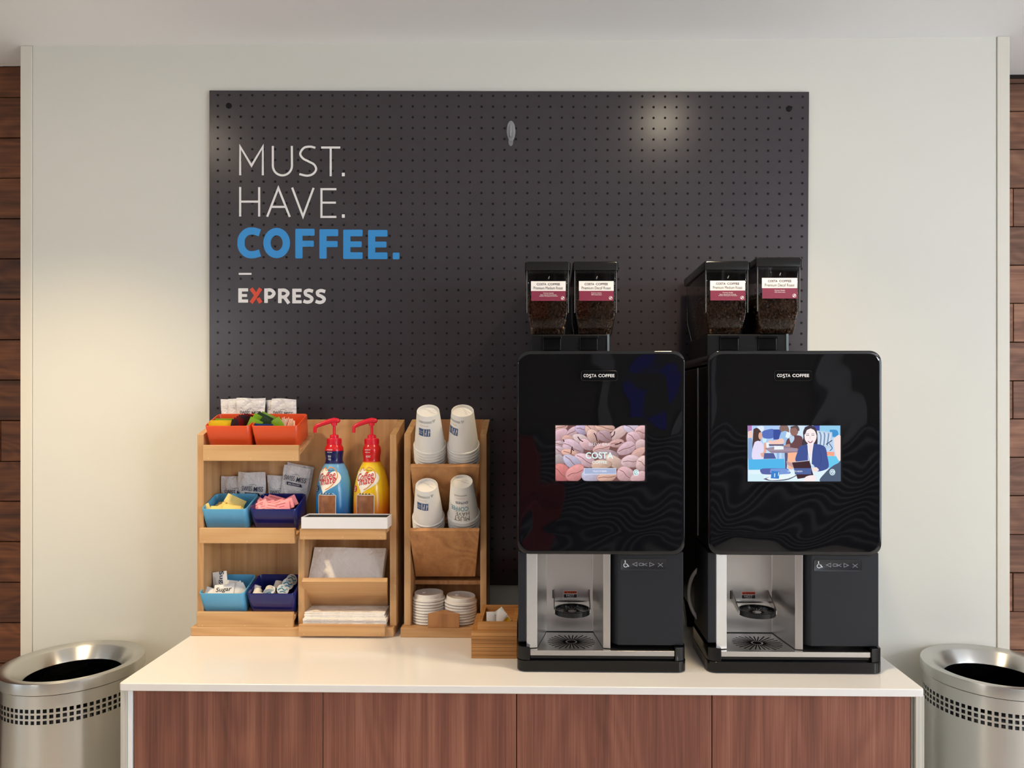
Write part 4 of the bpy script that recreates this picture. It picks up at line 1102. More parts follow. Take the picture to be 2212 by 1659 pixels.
def hopper(label, beans, lines, sub, xf):
    zt_ = PZ(584, HY0, 1180); zl = PZ(565.5, HY0, 1180); zm = HZ[1]; zb = PZ(722, HY0, 1180)
    xa, xb = HXC-HW/2, HXC+HW/2
    h = thing('bean_hopper', label, 'hopper', xf(Vector((HXC, HY0+.12, zb))), 'bean hoppers on the coffee machines')
    def lp(w, y0, y1, z, r=.006): return [Vector((x, y, z)) for x, y in rrect(HXC-w/2, HXC+w/2, y0, y1, r, 4)]
    MB().loft([lp(HW*.985, HY0, 2.205, zt_), lp(HW*.95, HY0+.001, 2.203, zm), lp(HW*.80, HY0+.018, 2.18, zb)], cap1=True).build('hopper_body', m_smoke, h, smooth=40, xf=xf)
    lw_ = HW*1.07
    MB().loft([lp(lw_, HY0-.006, 2.212, zt_-.001), lp(lw_, HY0-.006, 2.212, zl-.004), lp(lw_-.006, HY0-.003, 2.209, zl)], cap0=True, cap1=True).build('lid', m_blackbase, h, smooth=40, xf=xf)
    for sx in (xa+.0005, xb-.0025): MB().box(sx, sx+.002, HY0-.0012, HY0+.004, zm, zt_).build('corner_rib', m_rib, h, xf=xf)
    ys = HY0-.0014
    S = lambda px, py, e=0.0: P(px, py, ys-e)
    st = MB().poly([S(1147, 607.5), S(1222, 607.5), S(1222, 628.5), S(1147, 628.5)]).build('label', m_lblw, h, xf=xf)
    MB().poly([S(1147.5, 628.5), S(1222, 628.5), S(1222, 650), S(1147.5, 650)]).build('label', m_lblm, h, xf=xf)
    f = lambda x, y: S(x, y, .0004)
    mb = MB(); text(mb, 'COSTA', (1159.5, 1180, 611.5, 616.2), f, off=.012); text(mb, 'COFFEE', (1183.5, 1209.5, 611.5, 616.2), f, off=.012); mb.build('print', m_inkk, h, xf=xf)
    mb = MB(); text(mb, lines, (1150.5, 1219, 619, 625.6) if len(lines) > 20 else (1153, 1216, 619, 625.2), f, off=.0); mb.build('print', M('grey_print', C(90, 88, 90), .5) if 'grey_print' not in bpy.data.materials else bpy.data.materials['grey_print'], h, xf=xf)
    mb = MB(); text(mb, 'Premium Quality', (1174, 1196, 632, 634.8), f, off=.01)
    for k, s_ in enumerate(sub): text(mb, s_, (1185-len(s_)*.62, 1185+len(s_)*.62, 635.6+3*k, 638+3*k), f)
    strokes(mb, [arc(1215.5, 644, 3.4, 3.4, 0, 360, 16)[:-1]], .8, f, True); strokes(mb, [[(1213.5, 646), (1217.5, 642)]], 1.8, f)
    mb.build('print', m_letw, h, xf=xf)
    mb = MB(); strokes(mb, [bez([(1184, 602), (1186, 598), (1187, 597), (1186, 601), (1185, 603)], 3)], .7, f); mb.build('print', m_inkg, h, xf=xf)
    beanpile(beans, xf)

def mapx(a0, a1, b0, b1):
    return lambda v: Vector((b0+(v.x-a0)*(b1-b0)/(a1-a0), v.y, v.z))
def machine(label, xf, screen, which, rearfoot):
    mc = thing('coffee_machine', label, 'coffee machine', xf(Vector(((LX0+LX1)/2, YM+.1, ZC))), 'bean-to-cup coffee machines on the counter')
    B = lambda mb, name, mat, par=None, **k: mb.build(name, mat, par or mc, xf=xf, **k)
    zpt, zpb = PZ(758, YM, 1300), PZ(1198, YM, 1300)
    # glossy front panel, slightly pillowed at its rim
    def lp(ins, y): return [Vector((x, y, z)) for x, z in rrect(LX0+ins, LX1-ins, zpb+ins, zpt-ins, .027-ins*.6, 10)]
    def lq(ins, y): return resample([(x, z) for x, z in rrect(LX0+ins, LX1-ins, zpb+ins, zpt-ins, max(.004, .027-ins*.6), 10)], 260)
    loops = [[Vector((x, y, z)) for x, z in lq(i_, 0)] for i_, y in ((.0015, YM+.014), (0, YM+.011), (0, YM+.003), (.0008, YM+.0009), (.0025, YM))]
    cxm, czm = (LX0+LX1)/2, (zpb+zpt)/2; edge = lq(.0025, 0)
    for q in range(1, 37):
        k_ = 1-q/36.5; ring_ = []
        for x, z in edge:
            x_, z_ = cxm+(x-cxm)*k_, czm+(z-czm)*k_
            am = min(1, (1-k_)*5)
            wv = .00075*math.sin(x_*21+z_*7+which*2)*math.sin(z_*16-x_*9+1.3*which)+.00010*math.sin(x_*52-z_*41+which)+.0005*math.sin(z_*12+which*3)
            ring_.append(Vector((x_, YM+wv*am, z_)))
        loops.append(ring_)
    fp = B(MB().loft(loops, cap0=True, cap1=True), 'front_panel', m_blackgloss, smooth=50)
    # badge
    def rr3(px0, px1, py0, py1, r, y, n=5): 
        o = []
        for x, z in rrect(PX(px0, YM), PX(px1, YM), PZ(py1, YM, 1300), PZ(py0, YM, 1300), r, n): o.append(Vector((x, y, z)))
        return o
    bg = B(MB().loft([rr3(1255, 1334, 800.5, 823, .006, YM), rr3(1255, 1334, 800.5, 823, .006, YM-.002), rr3(1256.2, 1332.8, 801.7, 821.8, .005, YM-.003)], cap1=True), 'badge', m_blackbase, smooth=30)
    S = lambda px, py, e=.0005: P(px, py, YM-e)
    mb = MB(); f = lambda x, y: S(x, y, .0035)
    text(mb, 'CO', (1260.5, 1271.5, 808, 814.8), f, off=.022); text(mb, 'S', (1272.5, 1277.5, 808, 816.5), f, off=.01); text(mb, 'TA', (1278, 1288.5, 808, 814.8), f, off=.012)
    text(mb, 'COFFEE', (1292.5, 1327.5, 808, 814.8), f, off=.022); B(mb, 'print', m_letw, bg)
    # screen
    sx0, sx1, sy0, sy1 = 1200, 1393, 919, 1039
    scn = B(MB().loft([rr3(sx0-2, sx1+5, sy0-2.5, sy1+3, .001, YM), rr3(sx0-2, sx1+5, sy0-2.5, sy1+3, .001, YM-.0004)], cap1=True), 'screen', M('screen_bezel', (.01, .01, .011, 1), .1) if 'screen_bezel' not in bpy.data.materials else bpy.data.materials['screen_bezel'])
    pic = screen(lambda u, v, l: S(sx0+(sx1-sx0)*u, sy0+(sy1-sy0)*v, .0007+.00006*l))
    B(pic, 'screen_image', m_pic, scn, colors=True)
    # upper body and lid
    zcap = zpt-.032
    B(MB().box(LX0+.006, LX1-.006, YM+.0145, 2.19, zpb+.006, zcap-.003), 'housing', m_black, bevel=.004)
    B(MB().box(LX0+.004, LX1-.004, YM+.0145, 2.195, zcap, zpt-.006), 'top_cover', m_blackbase, bevel=.012, seg=4)
    B(MB().box(LX0+.0035, LX0+.006, 1.93, 1.934, zpb+.02, zcap-.003), 'side_seam', m_symg)
    # lower body: left pillar, right module, back block
    yq = YM+.012
    zr0 = PZ(1394, yq, 1400)
    X = lambda px, y=yq: PX(px, y)
    B(MB().prism([(LX0+.001, yq, 0), (X(1137), yq+.002, 0), (X(1137), 1.94, 0), (LX0+.001, 1.94, 0)], (0, 0, 1)), 'pillar', m_blackflat) if False else None
    zpl = PZ(1387, yq, 1130)
    B(MB().box(LX0+.001, X(1137.5), yq, 1.96, zpl, zpb+.004), 'pillar', m_blackflat, bevel=.003)
    mp = [(X(1335), yq), (LX1-.002, yq), (LX1-.002, 1.96), (X(1318), 1.96), (X(1318), yq+.022)]
    rm = B(MB().prism([(x, y, zr0) for x, y in mp], (0, 0, zpb+.004-zr0)), 'right_module', m_blackflat, bevel=.002)
    # control strip
    def rr4(px0, px1, py0, py1, r, y):
        return [Vector((x, y, z)) for x, z in rrect(PX(px0, yq), PX(px1, yq), PZ(py1, yq, 1400), PZ(py0, yq, 1400), r, 4)]
    cst = B(MB().loft([rr4(1341, 1440, 1207, 1232, .004, yq), rr4(1341, 1440, 1207, 1232, .004, yq-.0012), rr4(1342.2, 1438.8, 1208.2, 1230.8, .0035, yq-.0004)], cap1=True), 'control_strip', M('strip_black', C(30, 31, 36), .4) if 'strip_black' not in bpy.data.materials else bpy.data.materials['strip_black'], smooth=30)
    k = 13.825; g = lambda x, y: P(1330+x/k, 1200+y/k, yq-.0012)
    mb = MB()
    strokes(mb, [[(505, 258), (632, 203), (634, 318)], [(1015, 212), (1145, 270), (1015, 325)]], 13, g, True)
    strokes(mb, [[(715+0, 228), (795, 228), (808, 240), (808, 288), (795, 300), (715, 300), (702, 288), (702, 240)]], 13, g, True)
    strokes(mb, [[(832, 222), (832, 312)], [(938, 230), (846, 268), (940, 308)], [(1262, 225), (1410, 337)], [(1408, 225), (1262, 335)]], 12, g)
    B(mb, 'symbol', m_symg, cst)
    mb = MB(); mb.poly([g(282+17*math.cos(R(30*q)), 162+17*math.sin(R(30*q))) for q in range(12)])
    strokes(mb, [[(282, 180), (286, 262), (345, 262), (378, 322), (398, 308)]], 24, g); strokes(mb, [arc(297, 290, 58, 58, -120, 60-0, 2)[:0]+arc(297, 288, 58, 56, 30, 250, 16)], 20, g)
    mb.poly([g(x, y) for x, y in ((270, 225), (310, 225), (330, 270), (280, 275))])
    B(mb, 'symbol', m_symw, cst)
    # steel niche: one bent sheet
    ny = 1.93
    pl = [(X(1137.5), yq+.001), (X(1160.5), yq+.006), (PX(1180.5, ny), ny), (PX(1281, ny), ny), (X(1303.5), yq+.006), (X(1318.5), yq+.002)]
    zn0, zn1 = PZ(1363, ny, 1230)-.001, zpb+.003
    pb = [(pl[0][0]-.0005, yq+.004), (pl[1][0]-.003, yq+.008), (pl[2][0]-.002, ny+.003), (pl[3][0]+.002, ny+.003), (pl[4][0]+.003, yq+.008), (pl[5][0]+.0005, yq+.005)]
    loop = pl+pb[::-1]
    nl = B(MB().prism([(x, y, zn0) for x, y in loop], (0, 0, zn1-zn0)), 'niche_liner', m_niche, bevel=.0008)
    B(MB().box(LX0+.008, LX1-.008, 1.962, 2.18, .997, zpb+.004), 'rear_body', m_black, bevel=.004)
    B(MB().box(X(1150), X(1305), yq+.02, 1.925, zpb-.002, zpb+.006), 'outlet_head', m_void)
    # base with drip tray
    z1b = PZ(1427, YM, 1300); zpl2 = PZ(1404.5, YM+.006, 1300)
    bx0, bx1 = PX(1116.5, YM), PX(1483, YM)
    def base(z, ins=0, y1=1.985): return [Vector((x, y, z)) for x, y in rrect(bx0+ins, bx1-ins, YM-.004+ins, y1, .022, 8)]
    B(MB().loft([base(ZC+.0008, .003), base(ZC+.003), base(z1b-.001), base(z1b, .001)], cap0=True, cap1=True), 'base', m_blackbase, smooth=40)
    zwi = PZ(1396, YM+.006, 1300)
    wing = [(bx0, YM+.024), (bx0+.003, YM+.008), (bx0+.012, YM), (X(1145), YM-.003), (X(1145), YM+.03), (X(1139), YM+.06), (X(1139), 1.96), (bx0, 1.96)]
    B(MB().prism([(x, y, z1b) for x, y in wing], (0, 0, zwi-z1b)), 'base_wing', m_blackbase, bevel=.0015)
    wing = [(bx1, YM+.024), (bx1-.003, YM+.008), (bx1-.012, YM), (X(1456), YM-.003), (X(1456), YM+.012), (X(1470), YM+.016), (X(1472), 1.96), (bx1, 1.96)]
    B(MB().prism([(x, y, z1b) for x, y in wing], (0, 0, zwi-z1b)), 'base_wing', m_blackbase, bevel=.0015)
    B(MB().box(X(1146), X(1455), YM+.006, 1.95, z1b+.0005, zpl2-.0132), 'tray_well', m_blackbase)
    tp = B(MB().box(X(1145.5), X(1455.7), YM+.002, 1.945, zpl2-.0125, zpl2), 'drip_tray', m_plate, bevel=.0008)
    cx, cy = PX(1234.5, 1.842), 1.852
    mb = MB(); n = 28
    for q in range(n):
        a = 2*math.pi*(q+.5)/n; r0, r1 = (.0145, .059); hw = .0013
        ca, sa = math.cos(a), math.sin(a)
        r1 = .059 if abs(ca) > .5 else .05
        mb.poly([(cx+ca*r0-sa*hw, cy+sa*r0+ca*hw, zpl2+.0003), (cx+ca*r0+sa*hw, cy+sa*r0-ca*hw, zpl2+.0003), (cx+ca*r1+sa*hw, cy+sa*r1-ca*hw, zpl2+.0003), (cx+ca*r1-sa*hw, cy+sa*r1+ca*hw, zpl2+.0003)])
    mb.poly([(cx+.0105*math.cos(R(20*q)), cy+.0105*math.sin(R(20*q)), zpl2+.0003) for q in range(18)])
    B(mb, 'drain_slots', m_void, tp)
    # fold-down cup stand
    cyr = 1.862; r = .0445; cxr = PX(1236, cyr); zst = PZ(1319.5, cyr, 1236)
    std = B(MB().lathe([(r-.003, .0), (r, .0005), (r+.0005, .012), (r-.0005, .0128), (r-.003, .0125), (r-.0035, .0045), (0, .0045)], 40, c=(cxr, cyr, zst-.006)), 'cup_stand', m_blackbase, smooth=40)
    B(MB().lathe([(r-.0037, .0), (r-.0037, .0012), (0, .0012)], 40, c=(cxr, cyr, zst-.0015)), 'grate', m_plate, std, smooth=40)
    mb = MB()
    for q in range(24):
        a = 2*math.pi*(q+.5)/24; ca, sa = math.cos(a), math.sin(a); r0, r1, hw = .011, .036, .0011
        mb.poly([(cxr+ca*r0-sa*hw, cyr+sa*r0+ca*hw, zst), (cxr+ca*r0+sa*hw, cyr+sa*r0-ca*hw, zst), (cxr+ca*r1+sa*hw, cyr+sa*r1-ca*hw, zst), (cxr+ca*r1-sa*hw, cyr+sa*r1+ca*hw, zst)])
    B(mb, 'grate_slots', m_void, std)
    xa, xb = PX(1197, 1.915), PX(1273, 1.915)
    zbr = PZ(1299, 1.915, 1236)
    for x_ in (xa, xb):
        s_ = 1 if x_ == xb else -1
        xr = cxr+s_*(r+.0005)
        B(MB().hexa([(xr-.001, cyr-.008, zst-.004), (xr+.001, cyr-.008, zst-.004), (x_+.001, ny-.001, zbr), (x_-.001, ny-.001, zbr), (xr-.001, cyr-.008, zst+.006), (xr+.001, cyr-.008, zst+.006), (x_+.001, ny-.001, zbr+.028), (x_-.001, ny-.001, zbr+.028)]), 'bracket_arm', m_plate, std)
    B(MB().box(xa, xb, ny-.012, ny-.0005, zbr-.003, zbr+.002), 'crossbar', m_plate, std, bevel=.0006)
    for px in (1194.5, 1273):
        q0, q1 = P(px-1, 1292, ny), P(px+1, 1274, ny); B(MB().box(q0.x, q1.x, ny-.0006, ny-.0001, q0.z, q1.z), 'slot', m_void, nl)
    N = lambda px, py, e=.0008: P(px, py, ny-e)
    stk = B(MB().poly([N(1217, 1275.5), N(1247, 1275.5), N(1247, 1292), N(1217, 1292)]), 'warning_sticker', m_lblw, nl)
    B(MB().poly([N(1218, 1276.7, .0012), N(1246, 1276.7, .0012), N(1246, 1282.2, .0012), N(1218, 1282.2, .0012)]), 'warning_sticker', m_warn, nl)
    mb = MB().poly([N(1218, 1283.5, .0012), N(1246, 1283.5, .0012), N(1246, 1291, .0012), N(1218, 1291, .0012)])
    mb.poly([N(1220, 1281.6, .0016), N(1224.4, 1281.6, .0016), N(1222.2, 1277.4, .0016)]); text(mb, 'WARNING', (1226, 1245, 1277.6, 1281.4), lambda x, y: N(x, y, .0016), off=.01); B(mb, 'warning_sticker', m_inkk, nl)
    mb = MB(); text(mb, 'HOT', (1223.5, 1240.5, 1284.2, 1288.4), lambda x, y: N(x, y, .0016), off=.01); text(mb, 'LIQUID', (1225, 1239, 1289, 1290.6), lambda x, y: N(x, y, .0016)); B(mb, 'warning_sticker', m_letw, nl)
    # hopper pedestal with latches
    hz = PZ(722, HY0, 1230)
    hp_ = B(MB().box(PX(1147, HY0), PX(1316, HY0), HY0+.006, 2.19, zpt-.006, hz), 'hopper_base', m_black, bevel=.003)
    B(MB().box(PX(1312, HY0), PX(1316.5, HY0), HY0+.003, HY0+.006, zpt-.006, hz), 'edge_strip', M('blue_grey_edge', C(110, 125, 135), .3) if 'blue_grey_edge' not in bpy.data.materials else bpy.data.materials['blue_grey_edge'])
    for px in (1192.5, 1272):
        q0, q1 = P(px-19, 757, HY0), P(px+19, 726, HY0)
        B(MB().box(q0.x, q1.x, HY0+.001, HY0+.007, q0.z, q1.z-.004).box(q0.x-.001, q1.x+.002, HY0-.005, HY0+.006, q1.z-.007, q1.z), 'latch', m_blackbase, hp_, bevel=.0012)
    # feet
    for fx in (LX0+.012, LX1-.05):
        fm = MB().hexa([(fx+.006, 2.142, ZC+.0004), (fx+.034, 2.142, ZC+.0004), (fx+.034, 2.172, ZC+.0004), (fx+.006, 2.172, ZC+.0004), (fx-.008, 2.12, .999), (fx+.038, 2.12, .999), (fx+.038, 2.178, .999), (fx-.008, 2.178, .999)])
        B(fm, 'foot', m_black, bevel=.002)
    return mc

# ---- screen pictures (flat emissive image, drawn as coloured shapes)
def jit(c, a, rnd): return tuple(max(0, min(1, x*(1+rnd.uniform(-a, a)))) for x in c[:3])+(1,)
def screen_beans(fn):
    mb = MB(); rnd = random.Random(5)
    mb.poly([fn(0, 0, 0), fn(1, 0, 0), fn(1, 1, 0), fn(0, 1, 0)], C(122, 84, 80))
    K = lambda x, y: ((x-108)/1978, (y-90)/1235)
    def bean(cx, cy, rx, ry, ang, c0, c1, l):
        ca, sa = math.cos(R(ang)), math.sin(R(ang)); n = 26; rings = (1, .88, .62, .3); vs = []; cs = []; fs = []
        p1, p2 = rnd.uniform(0, 6), rnd.uniform(0, 6); lx, ly = -.35, -.75
        for k in rings:
            for i in range(n):
                a = 2*math.pi*i/n; wb = 1+.06*math.sin(2*a+p1)+.05*math.sin(3*a+p2)
                ex, ey = rx*k*math.cos(a)*wb, ry*k*math.sin(a)*wb
                ox, oy = ex*ca-ey*sa, ex*sa+ey*ca
                x, y = cx+ox+(1-k)*rx*.10, cy+oy-(1-k)*ry*.25
                u, v = K(x, y); vs.append((min(1, max(0, u)), min(1, max(0, v))))
                r_ = max(rx, ry); sh = .5+.5*((ox*lx+oy*ly)/r_)     # light from upper left
                t = min(1, max(0, .12+1.05*sh))*(1 if k < .95 else .45)*rnd.uniform(.86, 1.1)
                cs.append(tuple((c1[d]*.32*(1-t)+c0[d]*t)*1.04 for d in range(3))+(1,))
        for j in range(3):
            for i in range(n): fs.append((j*n+i, j*n+(i+1) % n, (j+1)*n+(i+1) % n, (j+1)*n+i))
        fs.append(tuple(3*n+i for i in range(n)))
        mb.add([fn(u, v, l) for u, v in vs], fs, cs)
    def crack(pts, wd, col, l):
        vs, fs = stroke2d(bez(pts, 4), wd)
        mb.add([fn(*[min(1, max(0, q)) for q in K(p.x, p.y)], l) for p in vs], fs, col)
    pk = C(238, 208, 210); br = C(176, 126, 122); wm = C(244, 200, 186); gy = C(196, 172, 178); dk = C(96, 66, 66); rd = C(236, 150, 146); lav = C(214, 204, 230)
    L = [(220, 130, 170, 90, -20, wm, br), (200, 300, 190, 140, -30, pk, br), (480, 240, 190, 90, -35, pk, br), (690, 170, 150, 130, 0, lav, C(178, 160, 200)), (370, 390, 140, 80, -10, wm, br),
         (900, 190, 180, 120, 40, wm, br), (1200, 140, 240, 100, 10, wm, br), (1520, 250, 260, 120, -40, pk, br), (1800, 160, 190, 140, 20, C(236, 226, 236), C(196, 180, 190)), (2010, 240, 150, 170, 0, pk, br),
         (940, 330, 130, 180, -30, wm, br), (1190, 330, 180, 130, 30, gy, br), (1830, 370, 170, 150, 30, pk, br), (680, 400, 200, 110, 25, pk, br), (480, 580, 260, 170, 20, pk, br), (170, 500, 110, 80, 0, pk, br),
         (790, 520, 180, 110, 40, pk, br), (1470, 490, 170, 100, -10, C(232, 184, 184), br), (1130, 600, 210, 110, -20, C(238, 204, 200), br), (2000, 520, 150, 120, -20, pk, br), (1680, 600, 240, 130, -28, C(244, 208, 212), br),
         (170, 650, 150, 110, 20, pk, br), (1940, 700, 190, 100, -35, wm, br), (1250, 760, 300, 130, 10, gy, dk), (440, 720, 210, 100, 15, wm, br), (150, 900, 170, 170, 30, gy, br), (760, 860, 260, 130, 25, C(236, 208, 220), br),
         (470, 900, 240, 130, 35, lav, C(190, 160, 176)), (1420, 900, 260, 120, 35, wm, br), (1780, 890, 230, 150, -10, C(238, 208, 216), br), (2040, 940, 150, 190, 20, pk, br), (1120, 960, 240, 110, 0, wm, br),
         (210, 1140, 250, 190, 30, rd, C(206, 120, 118)), (540, 1150, 230, 180, -30, C(240, 176, 168), C(214, 130, 126)), (900, 1210, 230, 150, 10, lav, gy), (1240, 1240, 240, 110, -10, wm, br), (1660, 1180, 220, 170, 30, C(232, 196, 198), br), (1960, 1230, 200, 120, -20, pk, br)]
    for i, (cx, cy, rx, ry, an, a, b) in enumerate(L):
        bean(cx, cy, rx, ry, an, jit(a, .08, rnd), jit(b, .15, rnd), 1+i)
        if i % 3 != 1:
            ca, sa = math.cos(R(an)), math.sin(R(an))
            crack([(cx+ca*q*rx-sa*(.18*ry*math.sin(q*3)), cy+sa*q*rx+ca*(.18*ry*math.sin(q*3))) for q in (-.8, -.3, .2, .8)], 14, C(140, 96, 92), 1+i+.5)
    n = len(L)+2
    for pts in ([(270, 400), (290, 430), (300, 460)], [(480, 560), (460, 640), (450, 720)], [(470, 600), (500, 640), (520, 650)], [(960, 260), (1000, 330), (1030, 440)], [(1340, 360), (1400, 300), (1420, 220)], [(1420, 520), (1500, 500), (1570, 460)], [(600, 340), (650, 410), (720, 450)]):
        crack(pts, 22, C(70, 44, 50), n)
    W_ = C(225, 252, 250); f = lambda x, y: fn(*K(x, y), n+3)
    text(mb, 'BREW BAR', (848, 1318, 478, 545), f, off=-.01, col=C(248, 240, 248)); text(mb, 'COSTA', (775, 1385, 685, 830), f, off=.018, col=W_); text(mb, 'COFFEE', (920, 1248, 880, 940), f, off=.012, col=W_)
    mb.poly([fn(*K(x, y), n+1) for x, y in ((742, 1045), (1445, 1045), (1445, 1172), (742, 1172))], C(170, 180, 212))
    strokes(mb, [[(742, 1045), (1445, 1045), (1445, 1172), (742, 1172)]], 10, f, True, C(226, 236, 250)); text(mb, 'TOUCH TO BEGIN', (935, 1240, 1090, 1128), f, off=.01, col=C(244, 246, 252))
    mb.poly([fn(*K(1893+64*math.cos(R(15*q)), 1137+70*math.sin(R(15*q))), n+1) for q in range(24)], C(226, 248, 250))
    strokes(mb, [arc(1893, 1137, 40, 44, 20, 330, 18), [(1870, 1170), (1910, 1120)]], 9, f, False, C(90, 130, 140))
    return mb
def screen_cafe(fn):
    mb = MB(); K = lambda x, y: (min(1, max(0, (x-390)/1480)), min(1, max(0, (y-272)/908))); lay = [0]
    def pg(pts, col, smooth=False):
        lay[0] += 1
        if smooth: pts = bez(list(pts)+[pts[0]], 5)[:-1]
        mb.poly([fn(*K(x, y), lay[0]) for x, y in pts], col)
    def ln(pts, w_, col, sm=True):
        lay[0] += 1; vs, fs = stroke2d(bez(pts, 4) if sm else pts, w_); mb.add([fn(*K(p.x, p.y), lay[0]) for p in vs], fs, col)
    def el(cx, cy, rx, ry, col): pg([(cx+rx*math.cos(R(15*q)), cy+ry*math.sin(R(15*q))) for q in range(24)], col)
    sk = C(250, 216, 204); hair = C(84, 62, 58); navy = C(72, 88, 150)
    pg([(390, 272), (1870, 272), (1870, 1180), (390, 1180)], C(196, 220, 246))
    pg([(460, 272), (900, 272), (900, 560), (560, 560)], C(176, 206, 246)); pg([(620, 360), (800, 330), (800, 470), (640, 470)], C(92, 116, 190), True); pg([(540, 290), (640, 280), (640, 360), (560, 380)], C(226, 238, 252), True)
    pg([(800, 335), (930, 335), (930, 500), (800, 500)], C(66, 84, 158)); pg([(1180, 272), (1300, 272), (1300, 450), (1180, 420)], C(214, 234, 250)); pg([(1440, 272), (1540, 272), (1540, 380), (1440, 360)], C(72, 80, 160))
    pg([(1540, 272), (1870, 272), (1870, 470), (1540, 470)], C(150, 208, 240)); pg([(1700, 340), (1820, 350), (1830, 450), (1720, 440)], C(70, 150, 210), True)
    pg([(1480, 350), (1740, 380), (1750, 640), (1600, 640), (1480, 600)], C(190, 210, 232))
    for k in range(7): ln([(1500+k*36, 366+k*6), (1530+k*30, 440), (1520+k*28, 600)], 12, C(84, 108, 150) if k % 2 else C(226, 238, 250))
    ln([(1740, 510), (1640, 580)], 14, C(50, 70, 110)); ln([(1690, 560), (1740, 640), (1700, 680)], 12, C(60, 90, 150))
    # people at the back
    pg([(390, 272), (455, 272), (455, 350), (390, 370)], C(176, 120, 180)); el(430, 420, 38, 66, C(246, 206, 192)); pg([(395, 480), (460, 500), (470, 820), (395, 820)], C(140, 170, 214), True)
    pg([(480, 330), (540, 310), (600, 370), (612, 450), (590, 520), (540, 560), (500, 640), (465, 660), (470, 480)], hair, True); el(590, 440, 30, 60, C(226, 176, 156)); pg([(500, 540), (560, 520), (620, 560), (650, 680), (640, 800), (470, 818), (460, 680)], C(232, 224, 250), True)
    pg([(590, 720), (640, 700), (650, 560), (690, 520), (690, 640), (660, 770), (610, 780)], C(228, 176, 160), True); pg([(620, 480), (690, 490), (680, 550), (630, 550)], C(206, 240, 250)); pg([(680, 550), (735, 545), (725, 640), (690, 640)], C(240, 248, 252))
    pg([(910, 272), (1020, 272), (1050, 370), (1000, 400), (930, 380), (895, 320)], C(140, 112, 106), True); pg([(920, 380), (1010, 370), (1030, 560), (960, 600), (880, 540)], C(160, 196, 236), True); pg([(730, 510), (800, 520), (940, 480), (960, 560), (800, 580), (720, 550)], C(246, 206, 192), True)
    el(1130, 360, 66, 84, C(150, 112, 104)); pg([(1070, 290), (1180, 272), (1215, 340), (1190, 360), (1150, 310), (1080, 320)], C(100, 86, 86), True); pg([(1100, 440), (1180, 430), (1260, 470), (1260, 640), (1020, 640), (1010, 510)], C(110, 76, 80), True); pg([(1050, 470), (1120, 440), (1130, 500), (1080, 560)], C(190, 216, 240), True)
    pg([(1010, 370), (1075, 395), (1040, 480), (990, 460)], C(234, 246, 252)); pg([(960, 600), (1050, 570), (1060, 620), (980, 630)], C(186, 140, 128), True)
    pg([(660, 640), (960, 600), (1230, 660), (1220, 716), (760, 716)], C(150, 132, 152)); pg([(720, 575), (960, 575), (960, 600), (730, 604)], C(100, 92, 120)); pg([(690, 640), (1180, 640), (1180, 690), (720, 690)], C(168, 150, 166)); pg([(810, 600), (960, 610), (960, 660), (810, 664)], C(240, 248, 250))
    pg([(650, 720), (800, 720), (840, 810), (640, 815)], C(84, 96, 150)); pg([(850, 716), (890, 716), (890, 812), (850, 812)], C(150, 190, 236)); pg([(930, 716), (970, 716), (970, 812), (930, 812)], C(170, 204, 240))
    pg([(975, 716), (1030, 716), (1010, 980), (985, 980)], C(90, 96, 130)); pg([(1025, 716), (1180, 706), (1160, 860), (1100, 980), (1030, 970)], C(252, 186, 150)); pg([(1630, 696), (1770, 700), (1770, 770), (1640, 760)], C(250, 170, 140))
    pg([(395, 825), (970, 812), (985, 985), (400, 992)], C(86, 184, 236)); pg([(1650, 770), (1830, 780), (1850, 880), (1680, 960)], C(110, 204, 240), True)
    pg([(1760, 480), (1870, 440), (1870, 830), (1810, 790), (1770, 640)], C(246, 226, 222), True)
    pg([(395, 992), (1870, 985), (1870, 1180), (395, 1180)], C(226, 244, 252)); pg([(395, 1060), (640, 1060), (640, 1180), (395, 1180)], C(214, 240, 250))
    # woman in a navy jacket
    pg([(1300, 300), (1370, 272), (1440, 285), (1490, 360), (1500, 560), (1470, 590), (1320, 590), (1250, 580), (1275, 470), (1270, 380)], C(70, 62, 72), True)
    pg([(1215, 610), (1340, 575), (1480, 570), (1620, 620), (1660, 780), (1680, 940), (1600, 1000), (1480, 1010), (1420, 900), (1160, 860), (1180, 700)], navy, True)
    pg([(1335, 570), (1440, 565), (1420, 760), (1410, 960), (1350, 860)], C(236, 246, 252)); pg([(1345, 560), (1435, 560), (1420, 640), (1385, 830), (1355, 680)], C(250, 232, 232))
    pg([(1290, 400), (1320, 340), (1390, 320), (1450, 350), (1485, 430), (1475, 500), (1440, 560), (1395, 592), (1345, 560), (1300, 500)], C(254, 240, 240), True)
    pg([(1300, 420), (1330, 345), (1392, 318), (1460, 350), (1488, 440), (1500, 420), (1480, 330), (1400, 282), (1310, 310), (1275, 400)], C(70, 62, 72))
    ln([(1320, 435), (1345, 428), (1365, 436)], 9, C(70, 62, 80)); ln([(1405, 434), (1425, 426), (1448, 434)], 9, C(70, 62, 80)); ln([(1316, 412), (1345, 402), (1366, 412)], 6, C(120, 100, 110)); ln([(1404, 410), (1428, 400), (1452, 410)], 6, C(120, 100, 110))
    ln([(1385, 440), (1376, 480), (1392, 490)], 5, C(224, 190, 190)); pg([(1342, 518), (1385, 530), (1426, 514), (1410, 548), (1385, 556), (1358, 546)], C(180, 96, 116), True); pg([(1352, 522), (1385, 532), (1418, 520), (1385, 542)], C(252, 248, 250), True)
    ln([(1335, 590), (1350, 760), (1400, 950)], 7, C(52, 62, 120)); ln([(1440, 580), (1420, 720), (1410, 900)], 7, C(52, 62, 120)); ln([(1540, 700), (1560, 800), (1540, 920)], 6, C(54, 66, 126))
